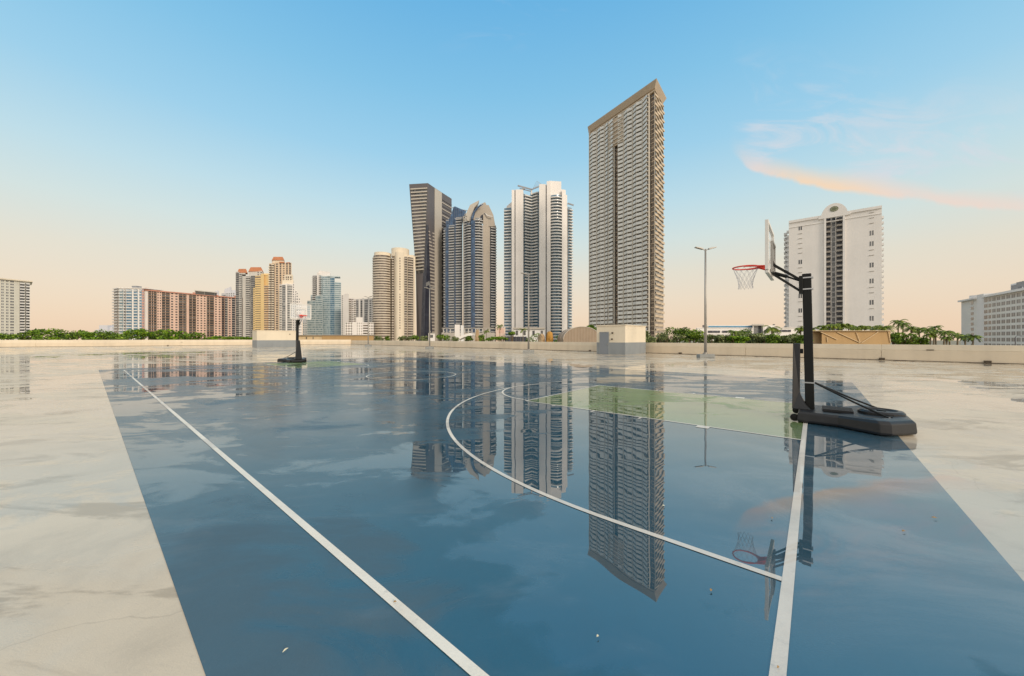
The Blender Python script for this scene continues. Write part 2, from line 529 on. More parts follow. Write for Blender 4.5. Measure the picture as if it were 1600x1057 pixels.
def frame(a, b):
    """matrix whose x runs a->b, y is to its left, z up"""
    d = Vector((b[0]-a[0], b[1]-a[1], 0)); Ln = d.length; d.normalize()
    M = Matrix.Identity(4)
    M.col[0][:3] = d; M.col[1][:3] = (-d.y, d.x, 0); M.col[3][:3] = (a[0], a[1], 0)
    return M, Ln

def parapet(a, b, label, joints, scups, zt):
    # a->b with the deck on the right-hand side (local -y)
    M, Ln = frame(a, b)
    r = empty('parapet_wall', (a[0], a[1], 0), label, 'wall', 'parapet walls round the parking deck')
    st = [0]+joints+[Ln]
    lo = MB(); up = MB()
    for i in range(len(st)-1):
        x0, x1 = st[i]+.012, st[i+1]-.012
        lo.box(((x0+x1)/2, .16, .385), (x1-x0, .32, .71), M)
        up.box(((x0+x1)/2, .17, (.765+zt)/2), (x1-x0, .26, zt-.765), M)
    lo.build('wall_panel', M_PAR, r, bevel=.012)
    up.build('upper_band', M_CAP, r, bevel=.012)
    s = MB(); s.box((Ln/2, .17, zt/2-.02), (Ln, .22, zt-.06), M); s.build('joint_filler', M_CREAM, r)
    f = MB(); f.box((Ln/2, -.02, .022), (Ln, .05, .044), M); f.build('base_sealant', M_DARK, r)
    for x in scups:
        q = MB(); q.box((x, -.03, .09), (.30, .08, .17), M); q.box((x, -.08, .06), (.18, .06, .10), M)
        q.build('drain_scupper', M_DARK, r)
    for x in [s_+2.3 for s_ in scups[::2]]:
        q = MB(); q.box((x, .02, .80), (.34, .06, .05), M); q.build('clip_plate', M_DARK, r)
    return r
RL = math.hypot(RW[0]-CORN[0], RW[1]-CORN[1])
def on_right(px):          # distance along the right wall where a sight line of this bearing meets it
    t = (px-800)/FPX
    dx, dy = (RW[0]-CORN[0])/RL, (RW[1]-CORN[1])/RL
    return (t*CORN[1]-CORN[0])/(dx-t*dy)
jr = [on_right(x) for x in (700, 860, 1165, 1377)] + [on_right(1377)+13.5, on_right(1377)+27]
parapet(CORN, RW, 'long cream parapet wall running along the right side of the wet deck', jr, [on_right(x) for x in (922, 1063, 1378, 1543)], 1.15)
LL = math.hypot(CORN[0]-LW[0], CORN[1]-LW[1])
parapet(LW, CORN, 'far cream parapet wall across the left end of the deck', [LL*k/9 for k in range(1, 9)], [LL*.3, LL*.44, LL*.7], 1.36)

def room(cx, cy, wl, wr, zt, zg, label, door, spots):
    """box on the deck: near corner (cx, cy), wl metres to the left face, wr metres along the right face"""
    dl = Vector((-.738, .675, 0)); dr = Vector((.675, .738, 0))
    C0 = Vector((cx, cy, 0))
    r = empty('stair_room', (cx, cy, 0), label, 'stair room', 'block rooms standing on the deck')
    q = [C0, C0+dr*wr, C0+dr*wr+dl*wl, C0+dl*wl]
    b = MB(); b.prism([(p.x, p.y) for p in q], 0.0, zt); b.build('wall', M_CREAM, r)
    q2 = [C0-dl*.012-dr*.012, C0+dr*(wr+.012)-dl*.012, C0+dr*(wr+.012)+dl*(wl+.012), C0+dl*(wl+.012)-dr*.012]
    b = MB(); b.prism([(p.x, p.y) for p in q2], .01, zg); b.build('grey_dado', M_GREY, r)
    q3 = [C0-dl*.06-dr*.06, C0+dr*(wr+.06)-dl*.06, C0+dr*(wr+.06)+dl*(wl+.06), C0+dl*(wl+.06)-dr*.06]
    b = MB(); b.prism([(p.x, p.y) for p in q3], zt, zt+.09); b.build('roof_slab', M_CAP, r)
    if door:
        M, Ln = frame(C0+dl*wl, C0)       # left face, deck on local -y
        dm = MB(); dm.box((.86, -.035, 1.10), (.92, .05, 2.18), M); do = dm.build('door', M_DOOR, r)
        fm = MB()
        for x in (.86-.49, .86+.49): fm.box((x, -.035, 1.13), (.06, .08, 2.26), M)
        fm.box((.86, -.035, 2.225), (.92, .08, .06), M); fm.build('door_frame', M_GREY, r)
        hm = MB(); hm.box((.86+.36, -.09, 1.02), (.12, .05, .03), M); hm.box((.86+.36, -.07, 1.02), (.04, .04, .14), M); hm.build('handle', M_GALV, do)
    for side, x, z in spots:
        M, Ln = frame(C0+dl*wl, C0) if side == 'L' else frame(C0, C0+dr*wr)
        m_ = MB(); m_.box((x, -.05, z), (.16, .10, .14), M); m_.box((x, -.11, z-.02), (.10, .04, .06), M); m_.build('wall_light', M_DARK, r)
    return r
room(10.97, 34.75, 3.06, 4.96, 2.86, 1.20, 'cream block stair room with a grey door beside the right parapet', True, [('L', 1.75, 2.15), ('L', 1.70, .98+.55)])
room(-45.7, 64.2, 3.2, 6.5, 3.05, 1.31, 'far cream block room with grey lower wall and no door', False, [('R', 5.2, 2.45)])

def lamp_post(x, y, h, label, src=None):
    if src:
        o = src.copy(); COL.objects.link(o); o.location = (x, y, 0); o.scale = (1, 1, h/9.3); o['label'] = label
        for ch in src.children:
            c = ch.copy(); COL.objects.link(c); c.parent = o
        return o
    r = empty('lamp_post', (0, 0, 0), label, 'lamp post', 'twin-head lamp posts on the deck')
    b = MB(); b.prism([(-.62, -.30), (.62, -.30), (.62, .30), (-.62, .30)], 0, .27); b.build('concrete_base', M_BASEC, r, bevel=.02)
    b = MB(); b.box((0, 0, .29), (.36, .36, .03)); b.tube([(0, 0, .305), (0, 0, .42)], .15, 12)
    for sx in (-.13, .13):
        for sy in (-.13, .13): b.tube([(sx, sy, .30), (sx, sy, .36)], .02, 6)
    b.build('base_plate', M_GALV, r)
    b = MB(); b.tube([(0, 0, .35), (0, 0, 4.5), (0, 0, h-.1)], [.115, .095, .07], 12); b.build('pole', M_GALV, r, smooth=True)
    for s in (-1, 1):
        b = MB(); b.tube([(0, 0, h-.22), (s*.28, 0, h-.10)], .035, 8); b.build('arm', M_GALV, r)
        hM = Matrix.Translation((s*.55, 0, h-.03)) @ Matrix.Rotation(-s*R(15), 4, 'Y')
        b = MB(); b.box((0, 0, 0), (.66, .30, .07), hM); b.box((-s*.12, 0, .05), (.36, .24, .05), hM); b.build('lamp_head', M_GALV, r, bevel=.015)
    b = MB(); b.box((.13, -.02, 2.55), (.10, .12, .22)); b.build('junction_box', M_GALV, r)
    r.location = (x, y, 0)
    return r
lp = lamp_post(16.25, 30.1, 9.2, 'tallest twin-head lamp post, left of the near basketball hoop')
lamp_post(1.87, 40.4, 9.05, 'twin-head lamp post in front of the white balcony tower', lp)
lamp_post(-13.4, 58.3, 10.0, 'twin-head lamp post in front of the slanted grey tower', lp)
lamp_post(-30.3, 75.5, 10.6, 'most distant twin-head lamp post, left of the round cream towers', lp)

# ------------------------------------------------------------------ basketball hoops
M_BLK = paint('black_powder_coat', (0.006, 0.0065, 0.0052), 0.5, 0.25, 6, spec=0.3)
M_PLAS = paint('black_base_plastic', (0.013, 0.014, 0.016), 0.34, 0.30, 3, spec=0.45, bump=0.25, bscale=60)
M_RED = paint('red_rim_paint', (0.85, 0.06, 0.03), 0.35, 0.08, 8)
M_WHT = paint('white_board_frame', (0.70, 0.67, 0.62), 0.4, 0.05, 4)
M_NET = paint('white_net_cord', (0.55, 0.54, 0.58), 0.8, 0.1, 20)
M_STEEL = paint('bolt_steel', (0.5, 0.5, 0.5), 0.3, 0.05, 10, metal=0.9)
mm, t_, b_ = newmat('clear_acrylic')
b_.inputs['Base Color'].default_value = (0.86, 0.90, 0.92, 1)
b_.inputs['Roughness'].default_value = 0.04
b_.inputs['Alpha'].default_value = 0.2
M_ACR = mm

def hoop(label):
    """local axes: x towards the court (rim side), y along the baseline, z up; origin under the pole"""
    r = empty('basketball_hoop', (0, 0, 0), label, 'basketball hoop', 'portable basketball hoops at the two ends of the court')
    # base tank
    b = MB()
    prof = [(.16, -.53), (.16, .53), (-.40, .56), (-.88, .90), (-1.02, .86), (-1.34, .48), (-1.34, -.48), (-1.02, -.86), (-.88, -.90), (-.40, -.56)]
    prof = prof[::-1]
    n = len(prof)
    k = len(b.v)
    def ring(sc, z, dz=0):
        cx = -.55
        s0 = len(b.v)
        for x, y in prof: b.v.append((cx+(x-cx)*sc, y*sc, z + dz*(1 if x < -.7 else 0)))
        return s0
    r0 = ring(.985, .012); r1 = ring(1.0, .05); r2 = ring(.985, .165, .025); r3 = ring(.94, .20, .03); r4 = ring(.80, .20, .045)
    for a_, c_ in ((r0, r1), (r1, r2), (r2, r3), (r3, r4)):
        for i in range(n):
            j = (i+1) % n
            b.f.append((a_+i, a_+j, c_+j, c_+i)); b.mi.append(0)
    b.f.append(tuple(r0+i for i in range(n-1, -1, -1))); b.mi.append(0)
    b.f.append(tuple(r4+i for i in range(n))); b.mi.append(0)
    base = b.build('base_tank', M_PLAS, r, fixn=True, bevel=.012)
    for yy in (-.24, -.08, .08, .24):
        q = MB(); q.box((-.41, yy*.8, .226), (.42, .05, .05), Matrix.Identity(4)); q.build('rib', M_PLAS, base, bevel=.0052)
    q = MB(); q.lathe([(.30, .20), (.30, .262), (.27, .292), (.215, .296), (.19, .268), (.0, .262)][:5], (-.98, 0, 0), 28); q.build('ballast_well', M_PLAS, base, smooth=False)
    q = MB(); q.lathe([(.06, .262), (.06, .292), (.045, .30)], (-.98, .03, 0), 16); q.build('fill_cap', M_BLK, base)
    for yy in (-.44, .44):
        q = MB(); q.lathe([(.02, -.035), (.065, -.03), (.065, .03), (.02, .035)], (0, 0, 0), 18, M=Matrix.Translation((.20, yy, .07)) @ Matrix.Rotation(R(90), 4, 'X')); q.build('wheel', M_BLK, r)
    # pole
    b = MB()
    P0, P1 = Vector((-.02, 0, .17)), Vector((.03, 0, 2.80))
    w2 = .070
    for s0, s1, mi in ((0, 1, 0),):
        a_ = P0; c_ = P1
        b.prism([(-w2, -w2), (w2, -w2), (w2, w2), (-w2, w2)], 0, 1)
        b.v = [((a_.x+(c_.x-a_.x)*z)+x, y, a_.z+(c_.z-a_.z)*z) for x, y, z in b.v]
    pole = b.build('pole', M_BLK, r, bevel=.012)
    for z in (.70, 2.50, 2.72):
        q = MB(); q.box((.012+.02*(z > 1)-.01, 0, z), (.185, .175, .022)); q.build('clamp_band', M_STEEL, pole)
    # front shield that flares into the base
    b = MB()
    outl = [(.245, .19), (.235, 1.45), (.125, 1.45), (.13, .52), (.118, .44), (.085, .36), (.03, .27), (-.03, .20)]
    yh = .085
    k = 0
    for s in (-1, 1):
        for x, z in outl:
            fl = yh + max(0, .40-z)*.62
            b.v.append((x, s*fl, z))
    m_ = len(outl)
    b.f.append(tuple(range(m_))); b.f.append(tuple(range(2*m_-1, m_-1, -1)))
    for i in range(m_):
        j = (i+1) % m_
        b.f.append((i, m_+i, m_+j, j))
    b.mi = [0]*len(b.f)
    b.build('pole_shield', M_PLAS, r, fixn=True, bevel=.01)
    q = MB(); q.box((.105, 0, 1.30), (.05, .07, .09)); q.build('shield_bracket', M_BLK, r)
    # rear struts
    for s in (-1, 1):
        q = MB(); q.tube([(-.09, s*.03, .70), (-.62, s*.27, .42), (-1.02, s*.47, .235)], .016, 8)
        q.box((-1.03, s*.475, .235), (.07, .05, .05)); st = q.build('strut', M_BLK, r)
        q = MB(); q.tube([(-1.03, s*.50, .24), (-1.03, s*.525, .24)], .016, 8); q.build('bolt', M_STEEL, st)
    # lift arms
    def arm(p, q_, rr, nm='arm'):
        q = MB()
        for s in (-1, 1): q.tube([(p[0], s*.075, p[1]), (q_[0], s*.11, q_[1])], rr, 4)
        q.build(nm, M_BLK, r)
    arm((.12, 2.69), (.56, 3.05), .022)
    arm((.12, 2.47), (.56, 2.86), .022)
    q = MB(); q.tube([(.14, 0, 2.68), (.33, 0, 2.78)], .018, 8); q.tube([(.33, 0, 2.78), (.55, 0, 2.88)], .034, 10); q.build('lift_spring', M_BLK, r)
    q = MB(); q.box((.115, 0, 2.59), (.06, .22, .34)); q.build('arm_bracket', M_BLK, r, bevel=.006)
    # backboard
    bw, z0, z1, bx = .64, 2.87, 3.82, .61
    q = MB(); q.box((bx, 0, (z0+z1)/2), (.022, 2*bw-.06, z1-z0-.06)); bb = q.build('backboard', M_ACR, r)
    q = MB()
    for s in (-1, 1): q.box((bx, s*(bw-.03), (z0+z1)/2), (.055, .06, z1-z0))
    for z in (z0+.025, z1-.025): q.box((bx, 0, z), (.052, 2*bw-.12, .05))
    q.build('board_frame', M_WHT, bb, bevel=.003)
    q = MB()
    for s in (-1, 1): q.box((bx+.014, s*.29, 3.36), (.006, .045, .46))
    for z in (3.1525, 3.5675): q.box((bx+.014, 0, z), (.006, .535, .045))
    q.build('target_square', M_WHT, bb)
    q = MB()
    for s in (-1, 1):
        q.box((bx-.055, s*.30, 3.16), (.035, .04, .60))
    q.box((bx-.055, 0, 2.90), (.05, .60, .05)); q.box((bx-.055, 0, 3.10), (.05, .56, .04))
    q.box((bx-.055, 0, 3.46), (.05, .56, .04))
    q.build('rear_brace', M_GALV, bb)
    q = MB(); q.box((bx, 0, z0-.035), (.065, 1.22, .06)); q.build('bottom_pad', M_WHT, bb, bevel=.012)
    # rim
    rc, rr_ = bx+.42, .232
    q = MB(); q.tube([(rc+rr_*math.cos(2*math.pi*i/36), rr_*math.sin(2*math.pi*i/36), 3.05) for i in range(36)], .0145, 8, closed=True)
    rim = q.build('rim', M_RED, r, smooth=True)
    q = MB()
    q.box((bx+.035, 0, 3.02), (.03, .16, .20))
    q.poly([(bx+.04, -.08, 3.04), (bx+.04, .08, 3.04), (rc-.21, .11, 3.045), (rc-.21, -.11, 3.045)])
    q.poly([(bx+.04, -.08, 3.04), (rc-.21, -.11, 3.045), (rc-.21, -.11, 3.02), (bx+.04, -.08, 2.94)])
    q.poly([(bx+.04, .08, 3.04), (rc-.21, .11, 3.045), (rc-.21, .11, 3.02), (bx+.04, .08, 2.94)])
    for s in (-1, 1): q.tube([(bx+.04, s*.07, 3.03), (rc-.10, s*.205, 3.04), (rc, s*.238, 3.045)], .016, 6)
    q.build('rim_bracket', M_RED, rim)
    q = MB()
    NN = 12
    lv = [(.225, 3.035), (.195, 2.95), (.165, 2.86), (.140, 2.77), (.125, 2.68), (.135, 2.60)]
    for i in range(NN):
        for d in (1, -1):
            pts_ = []
            for k_, (ra, z) in enumerate(lv):
                a_ = 2*math.pi*(i+d*k_*.5)/NN
                jr_ = .012*mnoise.noise(Vector((i*1.7, k_*2.1, d)))
                pts_.append((rc+(ra+jr_)*math.cos(a_), (ra+jr_)*math.sin(a_), z+jr_))
            q.tube(pts_, .0024, 4)
    q.build('net', M_NET, rim)
    return r
h1 = hoop('large black portable basketball hoop, nearest, at the right of the court')
ang = math.atan2(560, -663)
h1.location = A2(.09, 9.0, .012); h1.rotation_euler = (0, 0, ang)
h2 = h1.copy(); COL.objects.link(h2)
for ch in h1.children:
    c = ch.copy(); COL.objects.link(c); c.parent = h2
    for gg in ch.children:
        e = gg.copy(); COL.objects.link(e); e.parent = c
h2['label'] = 'small distant black portable basketball hoop at the far left end of the court'
h2.location = A2(26.31, 9.0, .012); h2.rotation_euler = (0, 0, ang+math.pi)

# leaves and scraps lying on the court
M_LEAF = paint('dry_leaf', (0.34, 0.20, 0.07), 0.7, 0.3, 30)
M_LEAFP = paint('pale_leaf', (0.62, 0.58, 0.42), 0.7, 0.2, 30)
def leaf(px, py, ln, wd, rot, m, label):
    ln, wd = ln*.55, wd*.5
    D = FPX*H0/(py-530.0)
    x, y = Xp(px, D), D
    o = empty
    b = MB()
    n_ = 6
    for i in range(n_):
        t0, t1 = i/n_, (i+1)/n_
        def P_(t, s):
            ww_ = wd*math.sin(math.pi*min(max(t, .02), .98))**.7
            zz = .015+.005*math.sin(t*3.1)*(1+.4*s)
            a, c_ = (t-.5)*ln, s*ww_/2
            return (x+a*math.cos(rot)-c_*math.sin(rot), y+a*math.sin(rot)+c_*math.cos(rot), zz)
        b.poly([P_(t0, -1), P_(t1, -1), P_(t1, 0), P_(t0, 0)]); b.poly([P_(t0, 0), P_(t1, 0), P_(t1, 1), P_(t0, 1)])
    tag(b.build('fallen_leaf', m), label, 'leaf', 'leaves fallen on the wet court')
leaf(446, 1021, .055, .012, 1.1, M_LEAFP, 'slim pale leaf on the blue floor at the bottom left')
leaf(617, 945, .035, .02, .3, M_LEAF, 'small brown leaf lying on the white sideline')
leaf(1037, 793, .05, .03, .4, M_LEAFP, 'pale leaf beside the reflected tall tower edge')
leaf(1111, 926, .045, .025, .9, M_LEAF, 'brown leaf just below the white three point line')
leaf(1412, 833, .06, .03, .2, M_LEAF, 'brown leaf on the blue border right of the baseline')
leaf(1460, 812, .075, .035, -.3, M_LEAF, 'larger brown leaf nearest the right edge of the blue paint')
leaf(1206, 812, .045, .025, 1.4, M_LEAF, 'dark leaf close to the white baseline inside the court')
leaf(934, 999, .03, .018, .5, M_LEAFP, 'tiny pale leaf alone on the deep blue foreground')
leaf(1216, 1048, .03, .015, .5, M_LEAF, 'tiny leaf stuck on the baseline at the bottom of the photo')
# ------------------------------------------------------------------ towers
def pnorms(pts):
    out = []
    n = len(pts)
    for i in range(n):
        a = Vector(pts[max(i-1, 0)]); b = Vector(pts[min(i+1, n-1)])
        d = (b-a).normalized()
        out.append(Vector((d.y, -d.x)))
    return out

def rib(mb, pts, o0, o1, z0, z1, trim=0.0, mi=0):
    """strip that follows a facade line: from o0 to o1 in front of it. o1 may be (start, end)"""
    P = [Vector(p) for p in pts]
    if trim and len(P) >= 2:
        d0 = (P[1]-P[0]).normalized(); d1 = (P[-1]-P[-2]).normalized()
        P[0] = P[0]+d0*trim; P[-1] = P[-1]-d1*trim
    N = pnorms(P)
    n = len(P)
    oo = [o1]*n if not isinstance(o1, tuple) else [o1[0]+(o1[1]-o1[0])*i/(n-1) for i in range(n)]
    a = [P[i]+N[i]*o0 for i in range(n)]
    b = [P[i]+N[i]*oo[i] for i in range(n)]
    mb.prism([(p.x, p.y) for p in b]+[(p.x, p.y) for p in reversed(a)], z0, z1, mi)

def at(A, B, px):
    """point of the plan line A->B seen at this bearing"""
    t = (px-800.0)/FPX
    dx, dy = B[0]-A[0], B[1]-A[1]
    s = (t*A[1]-A[0])/(dx-t*dy)
    return (A[0]+dx*s, A[1]+dy*s)

def BK(p, d): return (p[0]+p[0]/p[1]*d*.95, p[1]+d)

def W2(px, D): return (Xp(px, D), D)

def lerp(a, b, s): return (a[0]+(b[0]-a[0])*s, a[1]+(b[1]-a[1])*s)

def emit(root, items, vis=1.0):
    """items: (name, MB, material, weight). The 100 that show largest become parts, the rest one 'stuff' part."""
    by = {}
    for it in items: by.setdefault(it[0], []).append(it)
    for nm, ls in by.items():
        ls.sort(key=lambda t: -t[3])
        for it in ls[:100]: it[1].build(nm, it[2], root)
        rest = {}
        for it in ls[100:]: rest.setdefault(tuple(m.name for m in (it[2] if isinstance(it[2], list) else [it[2]])), []).append(it)
        allm = []
        big = MB()
        for key, li in rest.items():
            for it in li:
                ms = it[2] if isinstance(it[2], list) else [it[2]]
                for m in ms:
                    if m not in allm: allm.append(m)
                k = len(big.v)
                big.v += it[1].v
                big.f += [tuple(i+k for i in f) for f in it[1].f]
                big.mi += [allm.index(ms[q] if q < len(ms) else ms[0]) for q in it[1].mi]
        if big.f:
            o = big.build(nm, allm, root)
            o['kind'] = 'stuff'

def tower(name, label, faces, ztop, n, back, wall, glass, balc, cat='tower', group=None, zb=GZ, roofm=None, parent=None):
    """faces: list of (A, B, bays); bay: (px_end, style, opts). back: vector the body extends away from the viewer"""
    o0 = faces[0][0]
    if len(back) == 2 and back[1] > 0 and name != 'x' and not label.startswith('white tower with a rounded'):
        e0 = faces[-1][1]
        bt = (o0[0]/o0[1]+e0[0]/e0[1])/2
        back = (bt*abs(back[1]), abs(back[1]))
    r = parent or empty(name, (o0[0], o0[1], zb), label, cat, group)
    fh = (ztop-zb)/n
    body = MB()
    items = []
    for A, B, bays in faces:
        px = None
        last = A
        for bay in bays:
            pxe, st = bay[0], bay[1]
            op = bay[2] if len(bay) > 2 else {}
            e = B if pxe is None else at(A, B, pxe)
            if op.get('bulge'):
                bg_ = op['bulge']; m = 10
                N = pnorms([last, e])[0]
                pts = []
                for i in range(m+1):
                    s = i/m; q = lerp(last, e, s)
                    h = bg_*(4*s*(1-s)) if not op.get('half') else bg_*math.sqrt(max(0, 1-(2*s-1)**2))
                    pts.append((q[0]+N.x*h, q[1]+N.y*h))
            else:
                pts = [last, e]
            D = (last[1]+e[1])/2
            zt = op.get('z', ztop)
            if 'y' in op: zt = Zp(op['y'], D)
            wm = op.get('wall', wall)
            set_ = op.get('set', 0.0)                   # recessed bay
            if set_:
                N = pnorms([last, e])[0]
                pts = [(p[0]-N.x*set_, p[1]-N.y*set_) for p in pts]
            bm_ = body if wm is wall else MB()
            bb = [(p[0]+back[0]*op.get('bk', 1), p[1]+back[1]*op.get('bk', 1)) for p in (pts[-1], pts[0])]
            bm_.prism(pts+bb, zb, zt)
            if bm_ is not body: items.append(('wall', bm_, wm, 0))
            width = (Vector(pts[0])-Vector(pts[-1])).length
            gm = op.get('glass', glass); bm2 = op.get('balc', balc)
            z0 = op.get('z0', zb+fh*1.0); ztb = zt-op.get('cap', 1.2)
            if st in ('B', 'G', 'R', 'T', 'C'):
                q = MB(); tr = op.get('trim', .25)
                rib(q, pts, -.3, .06, z0, ztb, tr)
                items.append(('glazed_wall', q, gm, width*50))
            nn = int(round((ztb-z0)/fh))
            for k in range(nn):
                z = z0+k*fh
                wgt = width*(1 if z > 0 else .01)
                if st == 'B' or st == 'C':
                    dd = op.get('d', 1.5)
                    q = MB()
                    rib(q, pts, .065, dd, z, z+.24, tr)
                    rib(q, pts, dd-.14, dd-.02, z+.24, z+op.get('ph', 1.15), tr+.02, 1 if st == 'C' else 0)
                    items.append(('balcony', q, [bm2, op.get('rail', bm2)] if st == 'C' else bm2, wgt))
                elif st == 'T':
                    d0, d1 = op['dd']
                    if k % 2 and op.get('alt'): d0, d1 = d1, d0
                    q = MB()
                    rib(q, pts, .065, (d0, d1), z, z+.30, .12)
                    d0b, d1b = max(.2, d0-.05), max(.2, d1-.05)
                    P = [Vector(p) for p in pts]; N = pnorms(P); dv = (P[1]-P[0]).normalized()*.14
                    a0, a1 = P[0]+dv+N[0]*d0b, P[1]-dv+N[1]*d1b
                    i0, i1 = P[0]+dv+N[0]*(d0b-.12), P[1]-dv+N[1]*(d1b-.12)
                    q.prism([(a0.x, a0.y), (a1.x, a1.y), (i1.x, i1.y), (i0.x, i0.y)], z+.30, z+op.get('ph', 1.7), 1)
                    items.append(('balcony', q, [bm2, op.get('rail', bm2)], wgt))
                elif st == 'G':
                    q = MB(); rib(q, pts, .065, op.get('d', .25), z, z+op.get('sh', .35), tr)
                    items.append(('floor_band', q, bm2, wgt))
                elif st == 'R':
                    q = MB(); rib(q, pts, .065, op.get('d', .3), z, z+fh*op.get('sp', .45), tr)
                    items.append(('spandrel', q, bm2, wgt))
                elif st == 'N':
                    cols = op.get('cols', 1); only = op.get('only')
                    if only and k not in only: 
                        if op.get('ledge') and not any((k-1 == o_) for o_ in only):
                            q = MB(); s0 = lerp(pts[0], pts[-1], .5-op.get('fw', .5)/2); s1 = lerp(pts[0], pts[-1], .5+op.get('fw', .5)/2)
                            rib(q, [s0, s1], -.1, .22, z+1.0, z+1.22); items.append(('ledge', q, op['ledge'], wgt))
                        continue
                    for cidx in range(cols):
                        cw_ = 1.0/cols; fw = op.get('fw', .5)*cw_
                        s0 = lerp(pts[0], pts[-1], (cidx+.5)*cw_-fw/2); s1 = lerp(pts[0], pts[-1], (cidx+.5)*cw_+fw/2)
                        q = MB()
                        zz0, zz1 = z+fh*op.get('w0', .3), z+fh*op.get('w1', .82)
                        mid = lerp(s0, s1, .5)
                        if op.get('mull'):
                            rib(q, [s0, mid], -.1, .05, zz0, zz1, .14); rib(q, [mid, s1], -.1, .05, zz0, zz1, .14)
                            rib(q, [s0, s1], -.1, .035, zz0, zz1, 0, 1)
                        else:
                            rib(q, [s0, s1], -.1, .05, zz0, zz1, .06)
                            rib(q, [s0, s1], -.1, .11, zz0-.16, zz0, 0, 1)
                        items.append(('window', q, [gm, bm2], wgt/cols))
            last = e
    body.build('wall', wall, r) if body.f else None
    emit(r, items)
    return r, fh

GL_DARK = glazing('dark_glass', (0.035, 0.04, 0.045), (0.16, 0.155, 0.15))
GL_BLUE = glazing('blue_glass', (0.07, 0.17, 0.26), (0.22, 0.34, 0.44), rough=.1)
GL_DEEP = glazing('deep_blue_glass', (0.018, 0.045, 0.10), (0.05, 0.12, 0.24), rough=.1, curt=.7)
GL_SL = glazing('slate_glass', (0.025, 0.045, 0.075), (0.09, 0.13, 0.18))
GL_NAVY = glazing('navy_glass', (0.012, 0.014, 0.028), (0.035, 0.04, 0.06), rough=.35, curt=.7)
GL_TEAL = glazing('teal_glass', (0.17, 0.26, 0.31), (0.42, 0.50, 0.52), rough=.1, curt=.5)
GL_BRN = glazing('brown_glass', (0.06, 0.045, 0.035), (0.26, 0.20, 0.15))
GL_OFF = glazing('office_glass', (0.09, 0.095, 0.10), (0.20, 0.20, 0.195), rough=.3)
GL_GREY = glazing('grey_glass', (0.10, 0.105, 0.11), (0.30, 0.30, 0.29))
WHT = paint('white_stucco', (0.80, 0.76, 0.72), 0.8, 0.05, 0.08)
WHB = paint('white_stucco_cool', (0.74, 0.73, 0.72), 0.8, 0.05, 0.08)
WH2 = paint('off_white_stucco', (0.60, 0.575, 0.53), 0.8, 0.07, 0.08)
CRM = paint('cream_stucco', (0.76, 0.67, 0.53), 0.8, 0.06, 0.06)
CRD = paint('cream_balcony', (0.57, 0.50, 0.41), 0.8, 0.08, 0.1)
PNK = paint('pink_stucco', (0.74, 0.53, 0.43), 0.8, 0.07, 0.06)
PK2 = paint('salmon_trim', (0.58, 0.29, 0.21), 0.8, 0.07, 0.06)
BRB = paint('brown_balcony', (0.25, 0.17, 0.12), 0.8, 0.1, 0.1)
TERR = paint('terracotta_roof', (0.50, 0.20, 0.095), 0.8, 0.12, 0.2)
YEL = paint('yellow_stucco', (0.74, 0.55, 0.27), 0.8, 0.07, 0.05)
YL2 = paint('sand_stucco', (0.66, 0.46, 0.26), 0.8, 0.07, 0.05)
ORG = paint('tan_orange_stucco', (0.60, 0.36, 0.19), 0.8, 0.07, 0.05)
GRY = paint('grey_brown_cladding', (0.125, 0.115, 0.12), 0.5, 0.07, 0.05)
GRL = paint('warm_grey_panel', (0.50, 0.46, 0.40), 0.6, 0.04, 0.04)
GRB = paint('grey_taupe_balcony', (0.46, 0.42, 0.37), 0.7, 0.08, 0.1)
GCO = paint('cool_grey_wall', (0.33, 0.335, 0.345), 0.7, 0.07, 0.06)
GCL = paint('cool_grey_balcony', (0.46, 0.455, 0.445), 0.7, 0.08, 0.1)
TAU = paint('taupe_wall', (0.44, 0.39, 0.33), 0.7, 0.06, 0.06)
STN = paint('stone_frame', (0.68, 0.635, 0.56), 0.7, 0.08, 0.08)
STW = paint('sunlit_stone_frame', (0.62, 0.50, 0.36), 0.7, 0.08, 0.08)  # warm sunlight of the right face put into the stone colour
SOF = paint('bronze_soffit', (0.55, 0.45, 0.34), 0.6, 0.06, 0.1)
RAIL = paint('pale_glass_rail', (0.76, 0.75, 0.71), 0.3, 0.10, 0.25, spec=.6)
PALE = paint('pale_far_wall', (0.66, 0.65, 0.66), 0.8, 0.03, 0.05)  # far wall colour paled to carry distance haze
LSL = paint('light_slab_edge', (0.72, 0.70, 0.67), 0.7, 0.05, 0.1)
TSL = paint('teal_slab_edge', (0.56, 0.63, 0.64), 0.5, 0.05, 0.1)
MET = paint('roof_metal', (0.30, 0.31, 0.33), 0.4, 0.1, 0.5, metal=.3)

# ---- tall stone-framed slab tower -----------------------------------------------------------
A, Bc, Cc = W2(921.8, 309), W2(1023.3, 254.5), W2(1036.6, 272)
ZT = 178.0
yl = [921.8, 927.7, 933.4, 939.7, 945.4, 951.6, 960.5]
bays = []
pat = [(.5, 1.6), (1.7, .6), (.6, 1.7), (1.7, .6), (.6, 1.8), (.9, 2.4)]
for i in range(1, 7):
    bays.append((yl[i], 'T', dict(dd=pat[i-1], rail=RAIL, alt=False, ph=2.15, cap=.4)))
bays.append((967.3, 'G', dict(set=1.2, balc=SOF, glass=GL_BRN, sh=.5, cap=.4)))
for i, e in enumerate((975, 981.8, 989.1, 995.9, 1004.7, 1015.1)):
    bays.append((e, 'T', dict(dd=[(1.7, .6), (.6, 1.7), (1.7, .6), (.6, 1.8), (1.8, .7), (.8, 3.0)][i], rail=RAIL, ph=2.15, cap=.4)))
bays.append((1022.2, 'G', dict(set=1.0, balc=SOF, glass=GL_BRN, sh=.5, cap=.4)))
bays.append((None, 'W', dict(wall=STW)))
b2 = []
